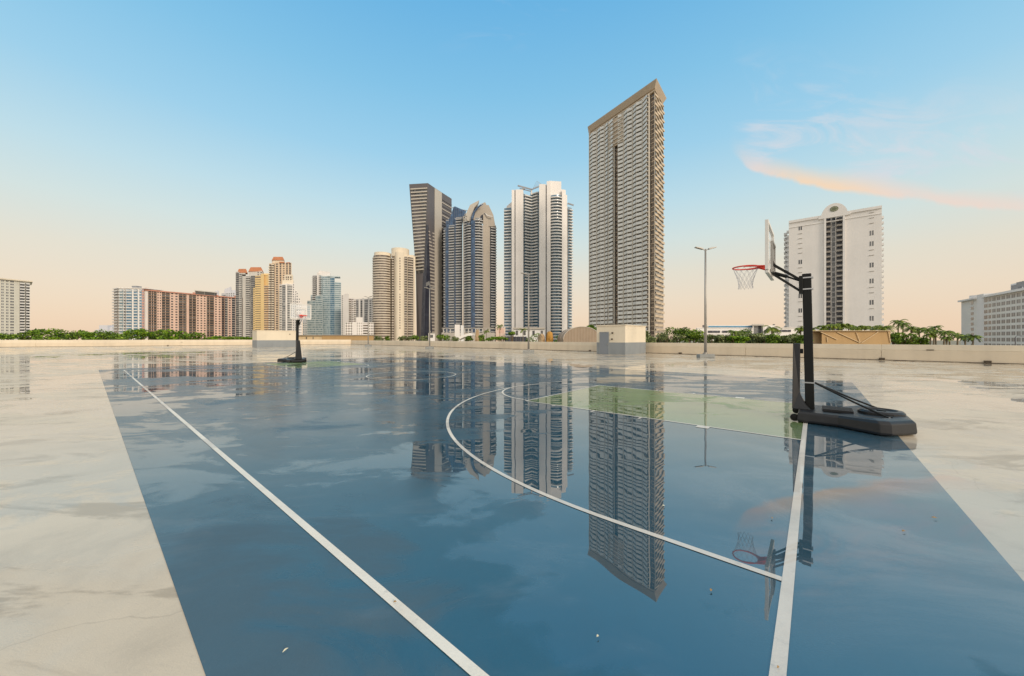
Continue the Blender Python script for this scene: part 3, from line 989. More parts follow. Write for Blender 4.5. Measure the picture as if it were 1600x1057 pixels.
for i, e in enumerate((1026.7, 1030.0, 1033.4, None)):
    b2.append((e, 'T', dict(dd=(.3, 1.0) if i % 2 else (1.0, .3), alt=True, ph=1.6, balc=STW, rail=STW, cap=.4)))
arm_r, fh = tower('residential_tower', 'tallest stone and glass slab tower with a slanting roof edge', [(A, Bc, bays), (Bc, Cc, b2)], ZT, 57, (20, 31), STN, glazing('bronze_glass', (.11, .10, .088), (.36, .33, .29)), STN, group='towers on the skyline')
items = []
# vertical fins between the bays
for px in yl + [967.3, 975, 981.8, 989.1, 995.9, 1004.7, 1015.1]:
    p = at(A, Bc, px); dv = (Vector(Bc)-Vector(A)).normalized()
    q = MB(); rib(q, [(p[0]-dv.x*.13, p[1]-dv.y*.13), (p[0]+dv.x*.13, p[1]+dv.y*.13)], -.2, 1.25, GZ, ZT)
    items.append(('fin', q, STN, 10))
emit(arm_r, items)
def offs(pts, o):
    """offset a closed plan polygon outward (clockwise or not) by o"""
    n = len(pts); out = []
    area = sum(pts[i][0]*pts[(i+1) % n][1]-pts[(i+1) % n][0]*pts[i][1] for i in range(n))
    s = 1 if area > 0 else -1
    for i in range(n):
        a, b, c_ = Vector(pts[i-1]), Vector(pts[i]), Vector(pts[(i+1) % n])
        d1, d2 = (b-a).normalized(), (c_-b).normalized()
        n1, n2 = Vector((d1.y, -d1.x))*s, Vector((d2.y, -d2.x))*s
        m = (n1+n2); m = m/max(.25, m.dot(n1))
        out.append((b.x+m.x*o, b.y+m.y*o))
    return out
pl = [A, Bc, Cc, (A[0]+9.6, A[1]+31)]
q = MB(); q.prism(offs(pl, -1.0), ZT, ZT+2.2); q.build('penthouse', SOF, arm_r)
q = MB(); q.prism(offs(pl, .5), ZT-.35, ZT+.25); q.build('roof_terrace_slab', STW, arm_r)
lo_, hi_ = offs(pl, -.2), offs(pl, 1.9)
q = MB(); q.v = [(p[0], p[1], ZT+2.2) for p in lo_]+[(p[0], p[1], ZT+5.9) for p in hi_]
q.f = [(0, 1, 2, 3), (7, 6, 5, 4)]+[(i, 4+i, 4+(i+1) % 4, (i+1) % 4) for i in range(4)]; q.mi = [0]*6; q.build('flared_roof_soffit', SOF, arm_r, fixn=True)
q = MB(); q.prism(hi_, ZT+5.905, ZT+6.4); q.build('roof', GRB, arm_r)
# open loggia band below the roof at the middle
pa, pb = at(A, Bc, 951.6), at(A, Bc, 975)
for kk in range(6):
    q = MB(); rib(q, [pa, pb], 1.26, 1.9, ZT-22+kk*3.28, ZT-22+kk*3.28+.5, 0.2); q.build('loggia_beam', STN, arm_r)
q = MB(); rib(q, [pa, pb], .3, .9, ZT-23.5, ZT-1.5, .3); q.build('loggia_screen', SOF, arm_r)

# ---- white balcony tower with tall blank fins ------------------------------------------------
D = 400
zf = lambda y: Zp(y, D)
lt = (Xp(786, 408), 408); rt = (Xp(895, 408), 408)
f = []
P = lambda px, dd: W2(px, D+dd)
opB = dict(d=1.7, rail=RAIL, ph=1.1, cap=.2)
f.append((P(787.5, 6), P(799.5, 4), [(None, 'B', dict(y=325, d=2.0, glass=GL_BLUE, cap=.2))]))
f.append((P(799.5, -3), P(817.5, -3), [(804.0, 'W', dict(y=297)), (805.4, 'W', dict(y=297, set=.8, wall=GL_NAVY)), (None, 'W', dict(y=296.5))]))
f.append((P(817.5, 3), P(828.6, 9), [(None, 'B', dict(y=304.5, d=3.0, glass=GL_BLUE, cap=.2))]))
f.append((P(828.6, 8), P(832.4, 8), [(None, 'G', dict(y=301.5, glass=GL_BLUE, balc=TSL, trim=.02))]))
f.append((P(832.4, 9), P(842.5, 3), [(None, 'B', dict(y=301, d=3.0, glass=GL_BLUE, cap=.2))]))
f.append((P(842.5, -3), P(860.3, -3), [(852.6, 'W', dict(y=288)), (854.2, 'W', dict(y=289, set=.8, wall=GL_NAVY)), (None, 'W', dict(y=283.5))]))
f.append((P(860.3, 2), P(878.0, 4), [(None, 'B', dict(y=306, d=2.6, glass=GL_BLUE, bulge=3.0, cap=.2))]))
f.append((P(878, 0), P(887, 4), [(881.0, 'W', dict(y=297)), (None, 'W', dict(y=304, set=.8))]))
f.append((P(887, 10), P(893.5, 14), [(None, 'B', dict(y=324, d=2.6, glass=GL_BLUE, cap=.2))]))
wt, fh = tower('residential_tower', 'white tower with tall blank fins, blue glass balconies and a wire roof canopy', f, zf(324), 47, (12, 36), WHT, GL_BLUE, LSL, group='towers on the skyline')
q = MB(); a_, b_ = P(858, 2), P(877, 4)
q.prism([a_, b_, BK(b_, 20), BK(a_, 20)], zf(312), zf(281.5)); q.build('roof_block', WHT, wt)
q = MB(); a_, b_ = P(877.2, 5), P(884, 7)
q.prism([a_, b_, BK(b_, 16), BK(a_, 16)], zf(320), zf(293)); q.build('roof_block', WHT, wt)
q = MB(); a_, b_ = P(791.5, 9), P(799.5, 9)
q.prism([a_, b_, BK(b_, 16), BK(a_, 16)], zf(330), [zf(318), zf(311), zf(311), zf(318)]); q.build('roof_block', WHT, wt)
q = MB(); q.tube([P(887, 4)+(zf(316),), P(896.5, 4)+(zf(319),)], .9, 4); q.build('roof_canopy', MET, wt)
q = MB(); q.tube([P(809, 4)+(zf(288),), P(830.5, 4)+(zf(294),)], .9, 4); q.tube([P(812, 8)+(zf(290),), P(831, 8)+(zf(295),)], .6, 4); q.build('roof_canopy', MET, wt)
q = MB(); q.tube([P(831, 4)+(zf(294),), P(842, 4)+(zf(289.5),)], .8, 4); q.build('roof_canopy', MET, wt)
for i in range(7):
    q = MB(); q.tube([P(833+i*1.7, 4)+(zf(292.6-i*.8),), P(838.5+i*2.1, 8)+(zf(278.5+i*1.2),)], .13, 4); q.build('canopy_strut', MET, wt)
q = MB(); q.tube([P(838.5, 8)+(zf(278.5),), P(852, 8)+(zf(287),)], .16, 4); q.build('canopy_strut', MET, wt)
q = MB(); q.tube([P(830.5, 5)+(zf(302),), P(830.5, 5)+(zf(294),)], .8, 6); q.build('canopy_column', WHT, wt)
q = MB(); q.box((Xp(818, D), D+1, zf(296)+1.2), (3, 3, 2.6)); q.build('roof_drum', MET, wt)

# ---- twin curved tower, left half ----------------------------------------------------------
D = 430
zf = lambda y: Zp(y, D)
def profile_prism(name, poly, D_, th, mat, root):
    b = MB()
    n = len(poly)
    k = 0
    b.v = [(Xp(x, D_), D_, Zp(y, D_)) for x, y in poly]+[(Xp(x, D_)+Xp(poly[0][0], D_)/D_*th, D_+th, Zp(y, D_)) for x, y in poly]
    b.f = [tuple(range(n)), tuple(range(2*n-1, n-1, -1))]+[(i, n+i, n+(i+1) % n, (i+1) % n) for i in range(n)]
    b.mi = [0]*len(b.f)
    return b.build(name, mat, root, fixn=True)
P = lambda px, dd: W2(px, D+dd)
f = [(P(693.5, 6), P(722.5, 0), [(696.5, 'B', dict(y=356, d=1.8, cap=.3)), (701.5, 'G', dict(y=344, glass=GL_DEEP, balc=GL_DEEP, trim=.02)), (710.5, 'B', dict(y=352, d=1.6)),
    (712.5, 'G', dict(y=341, glass=GL_DEEP, balc=GL_DEEP, trim=.02)), (722.3, 'B', dict(y=339.5, d=1.8)), (None, 'W', dict(y=341, wall=CRD))])]
jl, _ = tower('residential_tower', 'curved tower with deep blue glass crown, directly right of the slanted grey tower', f, zf(352), 46, (10, 28), GCO, GL_SL, GCL, group='towers on the skyline')
profile_prism('glass_crown', [(700.8, 357), (698, 345), (703, 341), (708.8, 323.5), (711, 322.8), (728.5, 330.5), (724, 341), (722, 357)], D+5, 20, GL_DEEP, jl)
q = MB(); q.tube([(Xp(706, D+10), D+10, zf(320)), (Xp(735, D+10), D+10, zf(326))], .5, 4); q.build('roof_boom', MET, jl)
# ---- twin curved tower, right half ---------------------------------------------------------
f = [(P(723.5, -8), P(736.0, -14), [(725.2, 'W', dict(y=338, wall=CRD)), (730.4, 'B', dict(y=334, d=1.6)), (None, 'B', dict(y=348, d=2.2, bulge=1.0))]),
     (P(736.0, -16), P(742.5, -17), [(None, 'G', dict(y=345, glass=GL_DEEP, balc=GL_DEEP, trim=.02, bulge=.6, wall=GL_DEEP))]),
     (P(742.5, -15), P(755.0, -12), [(753.0, 'B', dict(y=341, d=2.2, bulge=1.2)), (None, 'G', dict(y=352, glass=GL_NAVY, balc=GL_NAVY, trim=.02))]),
     (P(755.0, -12), P(775.0, -4), [(765.5, 'W', dict(y=336, wall=TAU)), (None, 'B', dict(y=352, d=2.4, wall=TAU))])]
jr_, _ = tower('residential_tower', 'taupe curved tower with pointed sail shaped roof, left of the white balcony tower', f, zf(352), 47, (10, 28), GCO, GL_SL, GCL, group='towers on the skyline')
Dj = D-9
profile_prism('sail_crown', [(725.5, 345), (727, 337), (732, 326), (734.5, 320.5), (748.6, 313.2), (746, 319), (741, 325), (737.5, 334), (735, 346.5), (730, 345)], D-11.5, 12, GRL, jr_)
profile_prism('sail_crown', [(736, 347), (738.5, 333), (744, 325), (750.5, 319.5), (758, 316.2), (760.5, 321), (763.5, 320.5), (767, 328), (770.8, 336), (774, 354), (756, 354), (755.3, 343), (752.5, 339), (749, 342)], D-9, 16, TAU, jr_)
q = MB(); prev = None
arcp = [(736.5, 352), (738.2, 340), (741, 331.5), (745.5, 325.5), (750.5, 321.5), (754.5, 319.6)]
q.tube([(Xp(x, D-14.4), D-14.4, Zp(y, D-14.4)) for x, y in arcp], [1.8, 1.6, 1.4, 1.2, .9, .5], 6); q.build('glass_arch', GL_DEEP, jr_, smooth=True)
q = MB(); q.tube([(Xp(758.5, D-12), D-12, Zp(334, D-12)), (Xp(762, D-12), D-12, Zp(337.5, D-12)), (Xp(769.5, D-12), D-12, Zp(339, D-12))], .7, 5); q.build('balcony_rail', LSL, jr_)
profile_prism('dark_opening', [(750.2, 341), (751, 337.5), (758, 333), (758.2, 337), (755.4, 342)], D-9.4, .3, GL_NAVY, jr_)

# ---- slanted grey tower ------------------------------------------------------------------
sl = empty('residential_tower', (Xp(651, 436), 436, GZ), 'dark grey tower whose left edge leans outward and whose roof slopes down to the right', 'tower', 'towers on the skyline')
def PV(x, y, Dd): return (Xp(x, Dd), Dd, Zp(y, Dd))
def toZ(x, Dd, z): return (Xp(x, Dd), Dd, z)
b = MB()
# plan rings at three levels (left, front corner, grey end, strip end, right, back right, back left)
ztp = Zp(287.5, 430); zmid = Zp(424, 428)
T3 = [toZ(639.4, 433, ztp), toZ(668.6, 430, ztp), toZ(679, 443, ztp), toZ(690, 457, ztp), toZ(705.7, 478, ztp), toZ(699, 500, ztp), toZ(650, 480, ztp)]
T2 = [toZ(649.8, 434, zmid), toZ(662.8, 428, zmid), toZ(679, 443, zmid), toZ(690, 457, zmid), toZ(705.7, 478, zmid), toZ(699, 500, zmid), toZ(655, 480, zmid)]
T1 = [toZ(651.2, 436, GZ), toZ(658.6, 428, GZ), toZ(679, 443, GZ), toZ(690, 457, GZ), toZ(705.7, 478, GZ), toZ(699, 500, GZ), toZ(657, 480, GZ)]
b.v = T3+T2+T1
n = 7
b.f = [tuple(range(7)), tuple(range(20, 13, -1))]
for a_ in (0, 7):
    for i in range(n):
        j = (i+1) % n
        b.f.append((a_+i, a_+j, a_+7+j, a_+7+i))
b.mi = [0]*len(b.f)
b.build('wall', GRY, sl, fixn=True)
def lin(p, q, z):
    s = (z-p[2])/(q[2]-p[2]); return (p[0]+(q[0]-p[0])*s, p[1]+(q[1]-p[1])*s)
items = []
fhs = 4.05
k = 0
z = ztp-6.5
while z > zmid:
    a_ = lin(T3[0], T2[0], z); c_ = lin(T3[1], T2[1], z)
    a_ = lerp(a_, c_, .07)
    q = MB(); rib(q, [a_, c_], -.8, 1.5, z, z+.35); rib(q, [a_, c_], 1.3, 1.48, z+.35, z+1.45); items.append(('balcony', q, GRL, 10))
    a2 = lin(T3[0], T2[0], z-1); c2 = lin(T3[1], T2[1], z-1)
    q = MB(); rib(q, [lerp(a2, c2, .1), lerp(a2, c2, .97)], -1.0, .35, z-fhs+.36, z-.01); items.append(('glazed_wall', q, GL_DARK, 9))
    z -= fhs
# dark glass wedge on the front corner, widening downward
ap = lin(T3[1], T2[1], Zp(352, 429)); apz = Zp(352, 429)
wd_b = toZ(672.5, 437.5, GZ)
fn = Vector((T3[2][1]-T3[1][1], -(T3[2][0]-T3[1][0]), 0)).normalized()
def pushed(p, o): return (p[0]+fn.x*o, p[1]+fn.y*o, p[2])
wm_ = lerp(wd_b[:2], ap, (zmid-GZ)/(apz-GZ)); wm_ = (wm_[0], wm_[1], zmid)
for nm_, pl_ in (('glass_wedge', [(ap[0], ap[1], apz), T2[1], wm_]), ('glass_wedge', [wm_, T2[1], T1[1], wd_b])):
    q = MB()
    fr_ = [pushed(p, 3.2) for p in pl_]; bk_ = [pushed(p, -1.5) for p in pl_]
    q.v = fr_+bk_; n5 = len(pl_)
    q.f = [tuple(range(n5)), tuple(range(2*n5-1, n5-1, -1))]+[(i, n5+i, n5+(i+1) % n5, (i+1) % n5) for i in range(n5)]; q.mi = [0]*len(q.f)
    q.build(nm_, GL_NAVY, sl, fixn=True)
q = MB(); rib(q, [T3[2][:2], T3[3][:2]], -.3, .4, GZ, ztp+.3); q.build('pale_strip', GRL, sl)
# fine louvre bands on the grey faces
z = GZ+2; k = 0
while z < ztp-8:
    q = MB(); rib(q, [T3[3][:2], T3[4][:2]], -.3, 1.0 if z < ztp-30 else .6, z, z+1.3, .5); items.append(('louvre_band', q, GRB if k % 2 else GRY, 8))
    z += 4.05; k += 1
z = GZ+2
while z < apz-5:
    s = (z-GZ)/(apz-GZ)
    e0 = lerp(wd_b[:2], ap, s); e1 = T3[2][:2]
    q = MB(); rib(q, [lerp(e0, e1, .15), e1], -.3, .4, z, z+1.5, .4); items.append(('side_band', q, GRB, 4)); z += 4.05
emit(sl, items)
q = MB(); q.prism([T3[i][:2] for i in range(7)][::-1], ztp, ztp+.8); q.build('roof_slab', GRY, sl)

# ---- round cream towers -------------------------------------------------------------------
D = 420
P = lambda px, dd: W2(px, D+dd)
zf = lambda y: Zp(y, D)
f = [(P(584.5, 6), P(609.5, 2), [(None, 'G', dict(bulge=8, half=True, y=401, glass=GL_BRN, balc=CRD, sh=1.5, d=1.0, cap=0, bk=.6))]),
     (P(609.5, 8), P(612.5, 8), [(None, 'B', dict(y=404, d=1.0, balc=GRB))]),
     (P(612.5, 1), P(636.5, 0), [(616.5, 'B', dict(y=397, d=1.6, balc=CRD)), (631.5, 'W', dict(bulge=4.0, y=395)), (None, 'B', dict(y=400, d=1.0, balc=CRD, glass=GL_BRN))]),
     (P(636.5, 3), P(649.0, 10), [(646.0, 'B', dict(y=401, d=1.6)), (None, 'W', dict(y=401))])]
rc_, _ = tower('residential_tower', 'pair of joined round cream towers, left of the slanted grey tower', f, zf(401), 37, (2, 18), CRM, GL_BRN, CRD, group='towers on the skyline')
def arcpts(cx, cy, r, a0=0, a1=2*math.pi, n=28): return [(cx+r*math.cos(a0+(a1-a0)*i/n), cy+r*math.sin(a0+(a1-a0)*i/n)) for i in range(n)]
q = MB(); q.prism(arcpts(Xp(597, D+6), D+8, 9.6), zf(403), zf(394)); q.build('roof_drum', CRM, rc_)
q = MB(); q.prism(arcpts(Xp(624.2, D+6), D+9, 10.2), zf(400), zf(387.3)); q.build('roof_drum', CRM, rc_)
items = []
for k in range(28):
    zz = zf(405)-k*3.0
    if k == 13: continue
    q = MB(); pp = P(624.5, -3.0); q.box((pp[0], pp[1], zz), (1.6, .5, 1.7)); items.append(('window', q, GL_BRN, 2))
emit(rc_, items)
q = MB(); q.box((Xp(641, D+10), D+12, zf(399)), (9, 8, 4)); q.build('roof_block', CRM, rc_)

# ---- teal glass tower with white crown -----------------------------------------------------
D = 520
P = lambda px, dd: W2(px, D+dd); zf = lambda y: Zp(y, D)
f = [(P(485.5, 4), P(488.3, 4), [(None, 'C', dict(y=461, d=1.2, glass=GL_TEAL, balc=TSL))]),
     (P(488.3, 2), P(504, -2), [(495.2, 'B', dict(y=430, d=2.0, glass=GL_DARK, balc=LSL, wall=WHB)), (498.4, 'W', dict(y=426, wall=WHT)), (501.6, 'B', dict(y=430, d=1.2, glass=GL_DARK, balc=WHT)), (None, 'B', dict(y=431, d=1.2, balc=TSL, glass=GL_TEAL))]),
     (P(504, -5), P(523, -8), [(515.6, 'R', dict(y=431.5, balc=TSL, sp=.35)), (None, 'R', dict(y=433, balc=TSL, sp=.2, glass=GL_BLUE))]),
     (P(523, -5), P(533, 0), [(None, 'R', dict(y=441, balc=TSL, sp=.4, d=.9))])]
tg, _ = tower('residential_tower', 'teal glass tower with a white crown in the gap right of the distant hoop', f, zf(431), 36, (4, 24), TSL, GL_TEAL, TSL, group='towers on the skyline')
q = MB(); a_, b_ = P(498, 3), P(516, 0); q.prism([a_, b_, BK(b_, 14), BK(a_, 14)], zf(434), [zf(422.5), zf(425.5), zf(425.5), zf(422.5)]); q.build('white_crown', WHT, tg)
q = MB(); a_, b_ = P(512, -9), P(531.5, -5); q.prism([a_, b_, BK(b_, 14), BK(a_, 14)], zf(434), zf(432.6)); q.build('roof_slab', TSL, tg)
D = 500
P = lambda px, dd: W2(px, D+dd); zf = lambda y: Zp(y, D)
f = [(P(473, 2), P(504, -4), [(480, 'N', dict(y=499, cols=2, fw=.6, wall=WHB)), (493, 'R', dict(y=470, sp=.4)), (None, 'R', dict(y=462, sp=.35))])]
tower('residential_tower', 'lower stepped teal glass block at the foot of the teal tower', f, zf(462), 23, (3, 14), TSL, GL_TEAL, TSL, group='towers on the skyline')

# ---- white slab and hotel blocks right of the teal tower ------------------------------------
D = 470
P = lambda px, dd: W2(px, D+dd); zf = lambda y: Zp(y, D)
tower('apartment_building', 'plain white slab block immediately right of the teal glass tower', [(P(533, 4), P(545, 0), [(537, 'N', dict(y=461.5, cols=1, fw=.4)), (None, 'W', dict(y=459.5))])], zf(461), 24, (2, 16), WHT, GL_GREY, WHT, 'apartment block', 'mid-rise blocks')
f = [(P(544, 2), P(585, -6), [(549.5, 'B', dict(y=466, d=1.2)), (552.8, 'N', dict(y=466, cols=1, fw=.7)), (556.0, 'R', dict(y=467, glass=GL_BRN)), (560.5, 'G', dict(y=467, glass=GL_GREY)), (563, 'W', dict(y=467)), (566.5, 'G', dict(y=467, glass=GL_DARK)),
     (569, 'W', dict(y=466)), (575, 'G', dict(y=467, glass=GL_GREY)), (577, 'W', {}), (580.5, 'R', dict(glass=GL_DARK)), (None, 'N', dict(cols=1, fw=.6))])]
tower('apartment_building', 'white block with dark vertical window strips beside the round cream towers', f, zf(467), 22, (2, 16), WHT, GL_BRN, WHT, 'apartment block', 'mid-rise blocks')
D = 400
P = lambda px, dd: W2(px, D+dd); zf = lambda y: Zp(y, D)
f = [(P(539.5, 0), P(584, 0), [(551, 'N', dict(y=504, cols=3, fw=.62)), (556.5, 'W', dict(y=503.5)), (567, 'N', dict(y=496, cols=3, fw=.3, cap=7)), (576, 'R', dict(y=504)), (None, 'N', dict(y=504, cols=3, fw=.6))])]
tower('hotel_building', 'low white hotel block in front of the strip-windowed white block', f, zf(504), 10, (2, 14), WHT, GL_BRN, WHT, 'hotel', 'mid-rise blocks')

# ---- stepped cream and gold towers ---------------------------------------------------------
D = 480
P = lambda px, dd: W2(px, D+dd); zf = lambda y: Zp(y, D)
def hip(root, pxa, pxb, dd, y0, y1, depth, mat, inset=.25, nm='roof'):
    a_, b_ = P(pxa, dd), P(pxb, dd)
    c_, e_ = BK(b_, depth), BK(a_, depth)
    m = ((a_[0]+b_[0]+c_[0]+e_[0])/4, (a_[1]+b_[1]+c_[1]+e_[1])/4)
    lo = [a_, b_, c_, e_]; hi = [lerp(p, m, inset) for p in lo]
    b = MB(); z0, z1 = zf(y0), zf(y1)
    b.v = [(p[0], p[1], z0) for p in lo]+[(p[0], p[1], z1) for p in hi]
    b.f = [(3, 2, 1, 0), (4, 5, 6, 7)]+[(i, (i+1) % 4, 4+(i+1) % 4, 4+i) for i in range(4)]; b.mi = [0]*6
    return b.build(nm, mat, root)
f = [(P(368.2, 4), P(410.5, 0), [(374, 'G', dict(y=425, d=.5)), (378.5, 'B', dict(y=427, d=1.0, glass=GL_GREY)), (384, 'W', dict(y=432, set=1)), (392, 'B', dict(y=431, glass=GL_GREY)), (401, 'G', dict(y=430)), (None, 'N', dict(y=425, cols=2))])]
t1, _ = tower('residential_tower', 'twin-peaked white tower with terracotta roofs behind the pink slab', f, zf(428), 34, (4, 22), WH2, GL_DARK, WH2, group='towers on the skyline')
q = MB(); a_, b_ = P(369.5, 5), P(383.5, 5); q.prism([a_, b_, BK(b_, 14), BK(a_, 14)], zf(428), zf(424)); q.build('roof_block', WH2, t1)
q = MB(); a_, b_ = P(388.5, 3), P(409.5, 2); q.prism([a_, b_, BK(b_, 16), BK(a_, 16)], zf(431), zf(423)); q.build('roof_block', WH2, t1)
hip(t1, 370.5, 386.8, 4.5, 425.5, 419, 13, TERR, .3); hip(t1, 388.0, 411.3, 2, 424, 416.8, 16, TERR, .3)
D = 455
f = [(P(395.5, 2), P(422, -3), [(398.5, 'N', dict(y=450, cols=1, wall=YEL)), (407.5, 'R', dict(y=431, sp=.7, glass=GL_BRN)), (412.5, 'W', dict(y=428)), (419, 'R', dict(y=446, glass=GL_BRN, balc=YL2, wall=YL2, sp=.55)), (None, 'B', dict(y=446, d=.8, balc=PK2, glass=GL_BRN))])]
t2, _ = tower('residential_tower', 'golden yellow tower between the terracotta-roofed towers', f, zf(430), 32, (4, 20), YEL, GL_BRN, YEL, group='towers on the skyline')
q = MB(); a_, b_ = P(411, 2), P(421.5, 1); q.prism([a_, b_, BK(b_, 14), BK(a_, 14)], zf(448), zf(430)); q.build('roof_block', YEL, t2)
hip(t2, 410, 422, 1, 430.2, 427, 14, YEL, .3)
D = 450
f = [(P(420.5, 1), P(455.5, 1), [(424.8, 'B', dict(y=412, d=2.0)), (429.5, 'B', dict(y=411, d=1.4)), (436.0, 'N', dict(y=409, cols=1, fw=.6, w0=.15)), (440.5, 'N', dict(y=409, cols=1, fw=.6, w0=.1, w1=.9)), (446.0, 'N', dict(y=411, cols=1)), (None, 'N', dict(y=411, cols=2, w0=.1, w1=.95, fw=.6))])]
t3, _ = tower('residential_tower', 'tall tan tower with a terracotta hipped roof and small square windows', f, zf(411), 37, (4, 20), paint('tan_stucco', (0.70, 0.54, 0.38), 0.8, 0.08, 0.04), GL_BRN, CRM, group='towers on the skyline')
q = MB(); a_, b_ = P(425.5, 3), P(444, 3); q.prism([a_, b_, BK(b_, 14), BK(a_, 14)], zf(412), zf(406.2)); q.build('roof_block', CRM, t3)
hip(t3, 424.6, 444.3, 2, 406.2, 400.4, 16, TERR, .28); hip(t3, 436, 445, -.5, 411, 409.2, 6, TERR, .2); hip(t3, 447, 453.8, 0, 411, 410, 6, TERR, .2)
D = 430
f = [(P(436.5, 1), P(464.5, -1), [(440.5, 'R', dict(y=445, sp=.6, glass=GL_BRN)), (446.5, 'G', dict(y=444, d=.3, glass=GL_GREY)), (449, 'W', dict(y=443)), (457, 'R', dict(y=444, sp=.35, bulge=1.5, glass=GL_GREY)), (460.3, 'N', dict(y=443, cols=1)), (None, 'N', dict(y=454, cols=1))])]
t4, _ = tower('residential_tower', 'pale tower with stepped right shoulder and grey curved window bands', f, zf(444), 27, (4, 20), WHT, GL_GREY, WH2, group='towers on the skyline')
items = []
q = MB(); a_, b_ = P(441, 4), P(458.5, 4); q.prism([a_, b_, BK(b_, 12), BK(a_, 12)], zf(445), zf(437)); q.build('roof_block', CRM, t4)
q = MB(); a_, b_ = P(444.5, 5), P(457.5, 5); q.prism([a_, b_, BK(b_, 10), BK(a_, 10)], zf(437), zf(428.5)); q.build('roof_block', CRM, t4)
for xx in (447.5, 450.5, 454.5):
    for yy in (432.5, 436.5, 441):
        q = MB(); q.box((Xp(xx, D+4.6), D+4.5, zf(yy)), (1.2, .5, 1.8)); items.append(('window', q, GL_BRN, 1))
emit(t4, items)
D = 415
f = [(P(462.3, 1), P(471.3, 1), [(466.4, 'N', dict(y=457, cols=1, fw=.5)), (469, 'N', dict(y=466, cols=1)), (None, 'N', dict(y=472, cols=1))])]
tower('apartment_building', 'slim white stepped annex against the pale stepped tower', f, zf(457), 20, (3, 14), WHT, GL_GREY, WHT, 'apartment block', 'mid-rise blocks')

# ---- long pink slab and its white neighbour -------------------------------------------------
A = W2(225.5, 432); B = W2(404.5, 541)
ztp_ = Zp(453.5, 432)
bl = []
seq = [(231, 'W', dict(wall=WHT)), (236.5, 'B', {}), (240, 'B', dict(balc=BRB)), (245, 'B', dict(balc=BRB)), (252.5, 'N', dict(cols=2)), (258.5, 'B', dict(balc=BRB)), (265.5, 'B', dict(balc=BRB)),
       (279, 'N', dict(cols=2)), (285.8, 'B', dict(balc=BRB)), (291.5, 'B', dict(balc=BRB)), (295, 'W', {}), (300.5, 'B', dict(balc=BRB)), (306.5, 'B', dict(balc=BRB)), (322.5, 'N', dict(cols=3)), (327.5, 'B', dict(balc=BRB)), (334.5, 'B', dict(balc=BRB)),
       (346, 'N', dict(cols=2)), (351, 'B', dict(balc=BRB, glass=GL_NAVY)), (356, 'B', dict(balc=GRB, glass=GL_NAVY)), (362, 'N', dict(cols=1)), (367.5, 'B', dict(balc=GRB, glass=GL_NAVY)), (371.5, 'N', dict(cols=1, fw=.6)), (376, 'B', dict(balc=GRB, glass=GL_DEEP)),
       (380.5, 'W', {}), (387, 'B', dict(balc=GRB, glass=GL_DEEP)), (389.5, 'W', {}), (393.5, 'B', dict(balc=GRB, glass=GL_NAVY)), (399, 'R', dict(balc=PK2, sp=.5)), (403, 'B', dict(balc=GRB, glass=GL_NAVY)), (None, 'W', {})]
for s in seq:
    o = dict(s[2]); o.setdefault('d', .8); o['cap'] = .8
    if s[1] == 'N': o['fw'] = o.get('fw', .5); o['w0'] = .35; o['w1'] = .8
    bl.append((s[0], s[1], o))
pk, _ = tower('apartment_building', 'very long pink apartment slab with brown balcony recesses', [(A, B, bl)], ztp_, 21, (12, 10), PNK, GL_DARK, BRB, 'apartment block', 'mid-rise blocks')
q = MB(); rib(q, [A, B], -1, 1.4, ztp_-.6, ztp_+.8); q.build('roof_trim', PK2, pk)
for x0, x1, dz, m in ((214, 224.5, 3.0, PK2), (226, 232, 3, PK2), (301, 314, 2.6, PK2), (334, 341, 2.2, PK2), (366, 378, 3.2, PK2)):
    if x0 < 225: continue
    a_, b_ = at(A, B, x0), at(A, B, x1)
    q = MB(); q.prism([a_, b_, BK(b_, 5), BK(a_, 5)], ztp_+.8, ztp_+dz); q.build('roof_hut', m, pk)
a_, b_ = at(A, B, 293), at(A, B, 327)
a_, b_ = (a_[0]+5, a_[1]+6), (b_[0]+5, b_[1]+6)
q = MB(); q.prism([a_, b_, BK(b_, 6), BK(a_, 6)], ztp_+.2, ztp_+4.4); q.build('penthouse', GL_DARK, pk)
q = MB(); q.prism(offs([a_, b_, BK(b_, 6), BK(a_, 6)], .8), ztp_+4.4, ztp_+5.6); q.build('penthouse_roof', WH2, pk)
f = [(W2(178, 436), W2(186, 428), [(None, 'B', dict(d=1.8, glass=GL_GREY, cap=.3, y=451.5))]), (W2(186, 428), W2(225.3, 430), [(193, 'B', dict(d=1.0, glass=GL_TEAL)), (197, 'B', dict(glass=GL_GREY, d=.7)), (206.5, 'B', dict(d=.7)), (208.5, 'W', {}), (215.5, 'B', dict(d=.7)), (217.5, 'W', {}), (222, 'B', dict(d=.7)), (None, 'N', dict(cols=1, wall=PK2))])]
bw_, _ = tower('apartment_building', 'white and blue-glass balcony block at the left end of the pink slab', f, Zp(451, 428), 21, (6, 16), WHT, GL_BLUE, LSL, 'apartment block', 'mid-rise blocks')
q = MB(); q.prism(offs([W2(178, 436), W2(186, 428), W2(225.3, 430), (W2(225.3, 430)[0]+6, 446), (W2(178, 436)[0]+6, 452)], .9), Zp(451, 428), Zp(449.7, 428)); q.build('roof_slab', WHT, bw_)
q = MB(); q.box((Xp(211, 434), 436, Zp(449, 430)+.6), (6, 6, 2.8)); q.build('roof_hut', MET, bw_)

